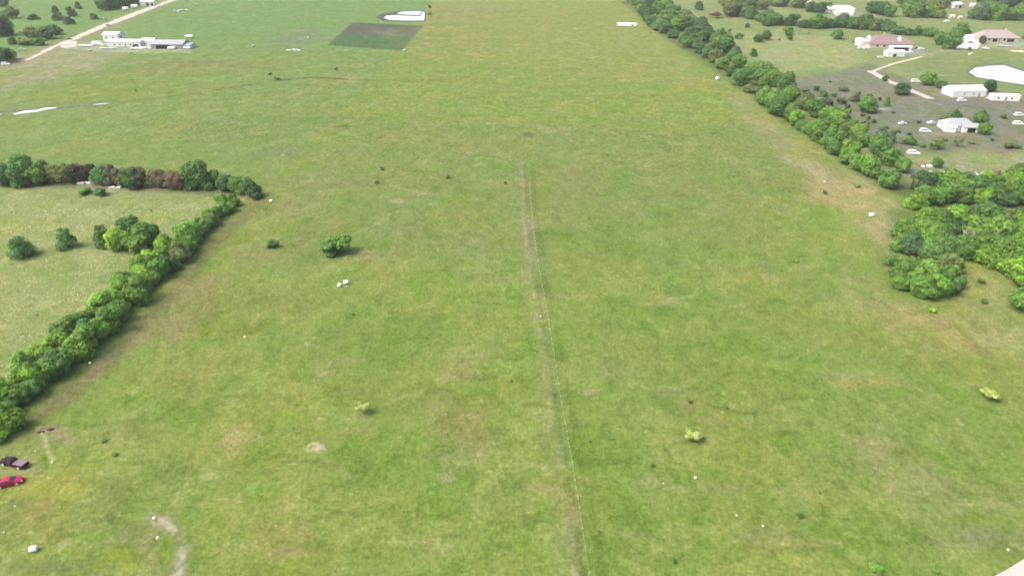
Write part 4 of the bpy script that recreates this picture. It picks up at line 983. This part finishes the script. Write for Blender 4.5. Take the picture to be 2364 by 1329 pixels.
# ------------------------------------------------------------------ vehicles
def wheels(root, xs, w, rad):
    for x in xs:
        for sy in (-1, 1):
            t = lathe(MB(), [(rad * .55, -.11), (rad * .92, -.12), (rad, -.07), (rad, .07), (rad * .92, .12), (rad * .55, .11)], 16, 'y').build('wheel', M['rubber'], root, smooth=False)
            t.location = (x, sy * (w / 2 - .1), rad)
            lathe(MB(), [(rad * .15, -.15), (rad * .72, -.13), (rad * .72, .13), (rad * .15, .15)], 12, 'y').build('rim', M['rim'], t)
def side_windows(root, polys, w, inset):
    for pl in polys:
        for sy in (-1, 1):
            o = MB()
            o.poly([(x, sy * (w / 2 - inset(z) + .012), z) for (x, z) in pl])
            o.poly([(x, sy * (w / 2 - inset(z) - .02), z) for (x, z) in pl])
            o.build('side_window', M['glass'], root)
def car(px, py, rot, paint, label, cat='car', style='sedan', name='parked_car', L=4.7, at=None):
    p = at or G(px, py); r = empty(name, p, rot, label, cat)
    w = 1.8; k = L / 4.7
    if style == 'sedan':
        body = [(-2.3, .35), (-2.35, .62), (-2.28, .88), (-1.55, .98), (1.0, .98), (1.15, .95), (2.15, .78), (2.34, .6), (2.3, .32), (1.75, .24), (-1.75, .24)]
        cab = [(-1.75, .96), (-1.05, 1.38), (-.2, 1.45), (.35, 1.40), (1.1, .95)]
        sidew = [[(-1.4, 1.0), (-.98, 1.32), (-.4, 1.36), (-.4, 1.0)], [(-.32, 1.0), (-.32, 1.37), (.3, 1.34), (.85, 1.0)]]
        ws = [(1.08, .97), (.38, 1.40)]; rw = [(-1.72, .97), (-1.08, 1.37)]
    elif style == 'van':
        body = [(-2.4, .35), (-2.45, .9), (-2.4, 1.2), (1.3, 1.2), (2.2, .95), (2.4, .6), (2.35, .32), (-1.9, .25)]
        cab = [(-2.38, 1.18), (-2.3, 1.8), (-2.1, 1.9), (.5, 1.9), (1.4, 1.15)]
        sidew = [[(-2.1, 1.2), (-2.1, 1.7), (-.9, 1.72), (-.9, 1.2)], [(-.8, 1.2), (-.8, 1.72), (.5, 1.72), (1.05, 1.2)]]
        ws = [(1.36, 1.18), (.55, 1.86)]; rw = [(-2.42, 1.25), (-2.34, 1.75)]
    else:
        body = [(-2.65, .45), (-2.7, .62), (-2.68, 1.05), (2.0, 1.05), (2.55, .92), (2.68, .62), (2.62, .4), (2.1, .32), (-2.1, .34)]
        cab = [(-.35, 1.03), (-.25, 1.68), (-.1, 1.74), (.75, 1.72), (1.45, 1.04)]
        sidew = [[(-.2, 1.08), (-.15, 1.6), (.65, 1.6), (1.15, 1.08)]]
        ws = [(1.43, 1.06), (.8, 1.69)]; rw = [(-.38, 1.1), (-.3, 1.62)]
    ins = lambda z: .02 + max(0, z - .95) * .38 + max(0, .4 - z) * .2
    body = [(x * k, z) for x, z in body]; cab = [(x * k, z) for x, z in cab]; sidew = [[(x * k, z) for x, z in q] for q in sidew]
    MB().prism(body, -w / 2, w / 2, lambda z: .02 + max(0, z - .85) * .25 + max(0, .45 - z) * .3).build('body', paint, r, bevel=.035)
    MB().prism(cab, -w / 2, w / 2, ins).build('cab', paint, r, bevel=.025)
    side_windows(r, sidew, w, ins)
    for nm, q in (('windscreen', ws), ('rear_window', rw)):
        (x0, z0), (x1, z1) = [(x * k, z) for x, z in q]; sg = 1 if nm == 'windscreen' else -1
        o = MB(); y0 = w / 2 - ins(z0) - .12; y1 = w / 2 - ins(z1) - .12
        d = .035 * sg
        o.poly([(x0 + d, -y0, z0 + .03), (x0 + d, y0, z0 + .03), (x1 + d, y1, z1 + .0), (x1 + d, -y1, z1 + .0)])
        o.poly([(x0, -y0, z0), (x0, y0, z0), (x1, y1, z1 - .03), (x1, -y1, z1 - .03)])
        o.build(nm, M['glass'], r)
    fx = max(x for x, z in body); bx = min(x for x, z in body); hz = .62 if style != 'pickup' else .78
    for sy in (-1, 1):
        MB().box(fx - .12, fx + .015, sy * .62 - .16, sy * .62 + .16, hz - .07, hz + .07).build('headlight', M['lamp'], r, bevel=.02)
        MB().box(bx - .015, bx + .1, sy * .68 - .12, sy * .68 + .12, hz + .05, hz + .2).build('tail_light', M['tail'], r, bevel=.02)
    MB().box(fx - .1, fx + .06, -.8, .8, .34, .5).build('bumper', M['rubber'] if paint in (M['maroon'],) else paint, r, bevel=.03)
    if style == 'pickup':
        MB().box(-2.62 * k, -.45 * k, -.80, .80, 1.052, 1.12).build('bed_cover', M['pinkcover'], r, bevel=.03)
        wheels(r, [-1.75 * k, 1.7 * k], w, .39)
    else:
        wheels(r, [-1.4 * k, 1.42 * k], w, .33)
    return r
def mid(a, b): return (G(*a) + G(*b)) / 2
a, b = G(7, 1066), G(62, 1079)
d = b - a
car(0, 0, math.atan2(d.y, d.x) + math.pi, M['maroon'], 'dark maroon pickup with a pale bed cover parked by the left hedge', 'pickup truck', 'pickup', 'pickup_truck', 5.3, at=(a + b) / 2)
a, b = G(1, 1128), G(33, 1121)
d = b - a
car(0, 0, math.atan2(d.y, d.x), M['red'], 'bright red car cut by the left edge of the photo', 'car', 'sedan', 'parked_car', 4.7, at=(a + b) / 2 + Vector((-.05, 0.9, 0)))
for x, y, rt, pt, st, nm, l in (
        (2220, 234, 4, 'car_white', 'van', 'parked_van', 'white van parked in front of the big white barn'), (2113, 190, -12, 'car_white', 'van', 'parked_van', 'white van parked left of the round green tree'),
        (2273, 221, 60, 'car_white', 'sedan', 'parked_car', 'white car at the right end of the big white barn'), (2285, 228, 20, 'car_white', 'sedan', 'parked_car', 'white car just left of the mobile home below the pond'),
        (2108, 356, -10, 'car_white', 'van', 'parked_van', 'white van at the near end of the house side of the treeline'), (2083, 287, 15, 'car_white', 'sedan', 'parked_car', 'white car alone left of the grey-roofed house'),
         (2150, 286, 10, 'car_white', 'sedan', 'parked_car', 'white car left of the trees at the grey-roofed house'),
        (2135, 305, -6, 'car_white', 'van', 'parked_van', 'white van below left of the grey-roofed house'), (2352, 268, 4, 'car_white', 'van', 'parked_van', 'white van at the right edge above a second white vehicle'),
        (2350, 288, -5, 'car_white', 'van', 'parked_van', 'lower white van at the right edge beside the grey-roofed house'), 
         (2240, 100, 8, 'car_grey', 'sedan', 'parked_car', 'grey car parked on the concrete driveway'),
        (2228, 101, -8, 'car_white', 'sedan', 'parked_car', 'white car parked on the left of the concrete driveway'), (2242, 127, 20, 'car_white', 'sedan', 'parked_car', 'white car on the grass below the concrete driveway'),
        (2276, 113, -20, 'car_white', 'sedan', 'parked_car', 'pale car in front of the small brown-green tree'), (2126, 115, 12, 'car_white', 'van', 'parked_van', 'pale van at the right of the red-roofed house'),
        (2136, 118, -30, 'car_grey', 'sedan', 'parked_car', 'grey car farthest right of the red-roofed house'), (2033, 134, 5, 'car_white', 'sedan', 'parked_car', 'pale car at the lower left of the red-roofed house'),
        (2113, 113, 30, 'car_grey', 'sedan', 'parked_car', 'grey car on the bluish drive by the red-roofed house'), (160, 92, 40, 'car_grey', 'sedan', 'parked_car', 'dark car beside the bend of the gravel road'),
        (250, 60, 20, 'car_grey', 'sedan', 'parked_car', 'dark car driving on the gravel road'), (246, 48, 15, 'car_grey', 'sedan', 'parked_car', 'grey car beside the gravel road below the wood'),
        (234, 44, 25, 'car_white', 'sedan', 'parked_car', 'pale car beside the gravel road below the wood'), (10, 72, 30, 'car_white', 'sedan', 'parked_car', 'white car showing between the dark trees at the left edge'),
        (14, 150, 10, 'car_white', 'van', 'parked_van', 'pale van under the lowest trees of the top left corner'), (50, 116, 30, 'car_white', 'sedan', 'parked_car', 'pale car right of the lowest trees of the top left corner'),
        (1523, 14, 5, 'car_white', 'van', 'parked_van', 'pale van right of the topmost treeline trees'), (1482, 3, 5, 'car_white', 'van', 'parked_van', 'white van at the very top of the treeline')):
    car(x, y, R(rt), M[pt], l, 'van' if st == 'van' else 'car', st, nm, 4.6 if st == 'sedan' else 5.2)

# ------------------------------------------------------------------ bales, rocks, scrap
def bale(px, py, dia, L, rot, label, cat='bale', name='wrapped_bale'):
    r = empty(name, G(px, py), rot, label, cat); rad = dia / 2
    lathe(MB(), [(rad * .4, -L / 2), (rad * .86, -L / 2 + .03), (rad, -L / 2 + .14), (rad * 1.01, 0), (rad, L / 2 - .14), (rad * .86, L / 2 - .03), (rad * .4, L / 2)], 20, 'x', (0, 0, rad * .97)).build('wrap', M['plastic'], r, smooth=True)
    o = MB()
    for sx in (-1, 1):
        o2 = lathe(MB(), [(rad * .38, sx * (L / 2) - .01), (rad * .3, sx * (L / 2 + .03)), (.02, sx * (L / 2 + .04))], 12, 'x', (0, 0, rad * .97)).build('end_fold', M['white'], r)
bale(79, 1270, 1.0, 1.2, R(10), 'large white wrapped bale at the lower left of the field')
bale(799, 655, 1.2, 1.3, R(20), 'right one of two white bales in the middle of the field')
bale(784, 661, 1.0, 1.0, R(70), 'left one of two white bales in the middle of the field')
bale(1656, 184, 1.9, 1.9, R(30), 'round white bale against the long treeline')
bale(2011, 499, 1.3, 1.6, R(0), 'white bale on the grass left of the grove')
bale(626, 466, .9, .9, R(45), 'white bale just right of the far end of the left hedge')
def rock(px, py, sz, label, m='rock', name='pale_rock', cat='rock', flat=.6, seed=0):
    rg = random.Random(seed + int(px * 7 + py)); bm = bmesh.new(); bmesh.ops.create_icosphere(bm, subdivisions=2, radius=.5)
    for v in bm.verts:
        n_ = 1 + rg.uniform(-.16, .16); v.co = Vector((v.co.x * n_ * sz, v.co.y * n_ * sz * rg.uniform(.8, .9), v.co.z * n_ * sz * flat + sz * flat * .42))
    me = bpy.data.meshes.new(name); bm.to_mesh(me); bm.free(); me.materials.append(M[m])
    o = bpy.data.objects.new(name, me); COL.objects.link(o); o.location = G(px, py); o.rotation_euler.z = rg.uniform(0, 6)
    return tag(o, label, cat)
for x, y, sz, m, l in ((356, 1196, .75, 'plastic', 'white rock at the top of the dirt track, upper of two'), (364, 1241, .7, 'plastic', 'white rock beside the dirt track, lower of two'),
                       (800, 662, .7, 'rock', 'small pale rock just below the right white bale'), (35, 1168, .6, 'rock', 'small pale rock below the red car'), (10, 1229, .55, 'rock', 'small pale rock near the left edge above the large bale'),
                       (637, 1213, .5, 'rock', 'tiny pale rock left of the fence near the bottom'), (1532, 1116, .55, 'rock', 'tiny white rock at the pale patch right of the fence'), (1605, 1103, 1.0, 'rock', 'flat pale rock right of the pale patch'),
                       (1700, 1190, .6, 'rock', 'tiny pale rock in the lower middle of the right field'), (2327, 1269, .7, 'rock', 'white rock beside the bottom right road'), (1761, 1214, .7, 'rock', 'flat pale rock in the lower right field'),
                       (121, 1068, .8, 'rock', 'pale rock at the lower end of the small track by the pickup'), (82, 1042, .6, 'rock', 'pale rock up-slope of the pickup'), (97, 1000, .6, 'rock', 'flat pale rock at the foot of the dug bank'),
                       (3, 267, 2.2, 'rock', 'pale rock at the left edge beside the ditch'), (585, 108, 3.6, 'rock', 'pale rock left of the white strip in the far field'), (934, 118, 3.4, 'rock', 'pale rock at the lower corner of the dark plot'),
                       (712, 89, 3, 'rock', 'pale rock left of the dark plot'), (208, 118, 3.2, 'rock', 'pale rock left below the farmstead'), (300, 124, 3.2, 'rock', 'pale rock below the middle of the farmstead'),
                       (566, 779, 1.0, 'rock', 'flat pale rock in the open field right of the hedge'), (455, 13, 4, 'rock', 'pale rock at the end of the white scrap line at the top'), (208, 838, .8, 'plastic', 'white rock at the foot of the hedge, right of the lime tree'),
                       (2165, 374, 1.8, 'rock', 'pale rock above the scrap heap'), (2106, 375, 1.8, 'rock', 'pale rock below the white van by the treeline'), (1904, 421, 1.4, 'rock', 'pale rock on the tan ground by the treeline'),
                       (1312, 1022, .4, 'rock', 'tiny pale rock beside the fence line, lower'), (1248, 731, .8, 'rock', 'flat pale rock left of the fence in mid field'), (138, 1170, .35, 'rock', 'tiny pale rock in the yellow grass below the cars')):
    rock(x, y, sz * .78, l, m)
def scrap(px, py, L, W, H, rot, label, m='junk', n=7, cat='scrap heap', name='scrap_heap'):
    """a heap of sheets, drums and boxes lying over each other: one thing, pieces as parts"""
    rg = random.Random(int(px + py)); r = empty(name, G(px, py), rot, label, cat)
    for i in range(n):
        x = -L / 2 + L * (i + .5) / n; y = rg.uniform(-W / 2, W / 2) * .7; s = L / n
        if i % 3 == 2:
            rad = min(H * .4, s * .45)
            o = lathe(MB(), [(rad * .9, -s * .5), (rad, -s * .45), (rad, s * .45), (rad * .9, s * .5)], 12, 'x', (0, 0, rad)).build('drum', M['white'] if i % 2 else M[m], r)
        else:
            o = MB().box(-s * .55, s * .55, -W * .25, W * .25, -.02, H * rg.uniform(.35, 1)).build('sheet_stack', M['white'] if rg.random() < .6 else M[m], r, bevel=.04)
        o.location = (x, y, 0); o.rotation_euler.z = rg.uniform(-.5, .5)
scrap(2172, 402, 9, 5, 1.5, R(-35), 'heap of white scrap behind the back row of the grove', n=8)
scrap(2266, 408, 6, 5, 1.3, R(-30), 'smaller pale scrap heap right of the white scrap heap', n=6)
scrap(420, 26, 15, 3, 2.0, R(38), 'line of white scrap near the top of the far green field', n=7)
scrap(677, 117, 11, 2, 1.2, R(-2), 'white strip of stacked sheets in the far left field', n=6)
scrap(2136, 384, 6, 3, .8, R(-8), 'low heap of rusty scrap by the small tree near the grove', m='rust', n=5)
scrap(266, 434, 5, 2, 1.0, R(-10), 'white scrap at the foot of the row behind the left pasture', n=5)
scrap(197, 424, 6, 2, .8, R(0), 'pale scrap left of the white scrap behind the left pasture', n=5)

scrap(300, 100, 16, 4, 2.4, R(-3), 'white clutter stacked right behind the long white home', n=8)
scrap(330, 112, 12, 4, 1.6, R(2), 'white clutter between the thin flatbed and the grey barn', n=7)
scrap(244, 106, 8, 4, 1.6, R(-4), 'white clutter at the left foot of the tall white building', n=5)
scrap(160, 104, 9, 4, .9, R(-6), 'pale clutter on the gravel yard', n=6)
scrap(1992, 112, 9, 4, 1.6, R(-8), 'white clutter in front of the sheds left of the red roof', n=6)
scrap(2098, 122, 8, 4, 1.3, R(10), 'clutter on the bluish drive by the red-roofed house', n=6)

# dug bank with a dark hollow, lower left
def bank():
    r = empty('dirt_bank', G(108, 990), R(18), 'dug dirt bank with a dark hollow at the foot of the hedge', 'dirt bank')
    mb = MB(); nx, ny = 26, 12; rg = random.Random(4)
    for j in range(ny):
        for i in range(nx):
            u = i / (nx - 1) * 2 - 1; v = j / (ny - 1) * 2 - 1
            e = max(0, 1 - u * u) * max(0, 1 - v * v)
            z = .55 * e ** .6 * (1 if v > -.1 else .45) + rg.uniform(-.05, .07) * (e > 0) - (.03 if e == 0 else 0)
            mb.v.append((u * 2.3, v * 1.1, z - .03))
    for j in range(ny - 1):
        for i in range(nx - 1):
            a0 = j * nx + i; mb.f.append((a0, a0 + 1, a0 + nx + 1, a0 + nx))
    mb.build('mound', M['dirt'], r)
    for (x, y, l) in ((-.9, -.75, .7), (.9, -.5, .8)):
        MB().tube([(x - l, y, .1), (x, y - .2, .2), (x + l, y, .15)], [.12, .28, .1], 8).build('hollow', M['hollowshade'], r)  # raised dark tubes; the hollow's shade is put into their colour
M['hollowshade'] = mat('hollow_shade', (.035, .022, .015), .95, var=.3, vscale=2)
bank()

# ------------------------------------------------------------------ fence
def fence():
    FL = [(1375, 1420), (1362, 1345), (1352, 1280), (1339, 1193), (1322, 1080), (1300, 960), (1283, 850), (1262, 720), (1245, 630), (1232, 540), (1226, 480), (1222, 420)]
    P = [G(*p) for p in FL]
    r = empty('wire_fence', P[1], 0, 'wire fence of thin white-topped posts running up the middle of the field', 'fence')
    base = P[1].copy()
    pts = []; step = 2.35; carry = 0
    for a, b in zip(P[:-1], P[1:]):
        L = (b - a).length; d = carry
        while d < L:
            pts.append(a.lerp(b, d / L)); d += step
        carry = d - L
    rg = random.Random(9)
    pm = MB().tube([(0, 0, -.3), (0, 0, 1.12)], [.04, .035], 6).mesh('post'); pm.materials.append(M['post'])
    cm = MB().tube([(0, 0, 1.12), (0, 0, 1.36)], [.055, .05], 6).mesh('post_top'); cm.materials.append(M['tip'])
    tops = []
    for i, p in enumerate(pts[:98]):
        o = bpy.data.objects.new('post', pm); COL.objects.link(o); o.parent = r; o.location = p - base
        o.rotation_euler = (rg.uniform(-.05, .05), rg.uniform(-.05, .05), rg.uniform(0, 3))
        if rg.random() < .7:
            c = bpy.data.objects.new('post_top', cm); COL.objects.link(c); c.parent = o
    mb = MB()
    for z in (.3, .6, .9, 1.08):
        q = [p - base + Vector((0, .05, z)) for p in pts[:98]]
        mb.tube(q, [.006] * len(q), 4, False)
    mb.build('wire', M['wire'], r)
fence()

# ------------------------------------------------------------------ uncountable growth: pale seed heads and grass tussocks
def tussocks(name, region, n, size, color, seed, label=None):
    """low tufts of crossed blades scattered inside a region of the field"""
    rg = np.random.default_rng(seed)
    V = []
    quads = 0
    m = bpy.data.materials.new(name); m.use_nodes = True
    b = m.node_tree.nodes['Principled BSDF']; b.inputs['Roughness'].default_value = .8; b.inputs['Specular IOR Level'].default_value = .1
    gi = m.node_tree.nodes.new('ShaderNodeNewGeometry'); rp = m.node_tree.nodes.new('ShaderNodeValToRGB')
    rp.color_ramp.elements[0].color = (*color[0], 1); rp.color_ramp.elements[1].color = (*color[1], 1)
    m.node_tree.links.new(gi.outputs['Random Per Island'], rp.inputs['Fac']); m.node_tree.links.new(rp.outputs['Color'], b.inputs['Base Color'])
    P = [G(*p) for p in region]; xs = [p.x for p in P]; ys = [p.y for p in P]
    def inside(x, y):
        c = False
        for i in range(len(P)):
            j = i - 1
            if (ys[i] > y) != (ys[j] > y) and x < (xs[j] - xs[i]) * (y - ys[i]) / (ys[j] - ys[i]) + xs[i]: c = not c
        return c
    k = 0; clump = None
    while k < n:
        if clump is None or rg.random() < .12:
            clump = (rg.uniform(min(xs), max(xs)), rg.uniform(min(ys), max(ys)))
        x = clump[0] + rg.normal() * 2.2; y = clump[1] + rg.normal() * 1.6
        if not inside(x, y): 
            clump = None; continue
        s = size * rg.uniform(.5, 1.3); h = s * rg.uniform(.5, .9); a = rg.uniform(0, math.pi)
        # a spreading top so that the tuft has a face towards the sky
        V += [(x - s * .6, y - s * .4, h * .2), (x + s * .6, y - s * .5, h * .15), (x + s * .5, y + s * .6, h * .7), (x - s * .5, y + s * .5, h * .6)]
        quads += 1; k += 1
    me = bpy.data.meshes.new(name); me.vertices.add(len(V)); me.vertices.foreach_set('co', np.array(V).ravel())
    me.loops.add(len(V)); me.loops.foreach_set('vertex_index', np.arange(len(V)))
    me.polygons.add(quads); me.polygons.foreach_set('loop_start', np.arange(0, len(V), 4)); me.update(calc_edges=True)
    me.materials.append(m)
    o = bpy.data.objects.new(name, me); COL.objects.link(o)
    tag(o, label, 'grass', kind='stuff')
FIELD = [(-40, 1400), (620, 470), (1250, 440), (1990, 470), (2200, 720), (2500, 1000), (2500, 1240), (2200, 1400)]
PAST = [(-40, 930), (60, 830), (330, 600), (500, 470), (0, 440), (-60, 440)]
tussocks('seed_heads', PAST, 1300, .26, ((.20, .22, .09), (.36, .37, .20)), 2, 'pale seeding grass heads scattered over the left pasture')

# ------------------------------------------------------------------ air
HAZE = 0.00009
if HAZE:
    mb = MB().box(-2500, 2500, -700, 2500, -1.5, CAM_H + 12)
    m = bpy.data.materials.new('haze'); m.use_nodes = True; n = m.node_tree
    n.nodes.remove(n.nodes['Principled BSDF'])
    v = n.nodes.new('ShaderNodeVolumePrincipled'); v.inputs['Color'].default_value = (.95, .96, .92, 1); v.inputs['Density'].default_value = HAZE
    n.links.new(v.outputs[0], n.nodes['Material Output'].inputs['Volume'])
    o = mb.build('haze', m); tag(o, kind='stuff')
print('objects', len(bpy.data.objects), 'trees', tree_count[0])
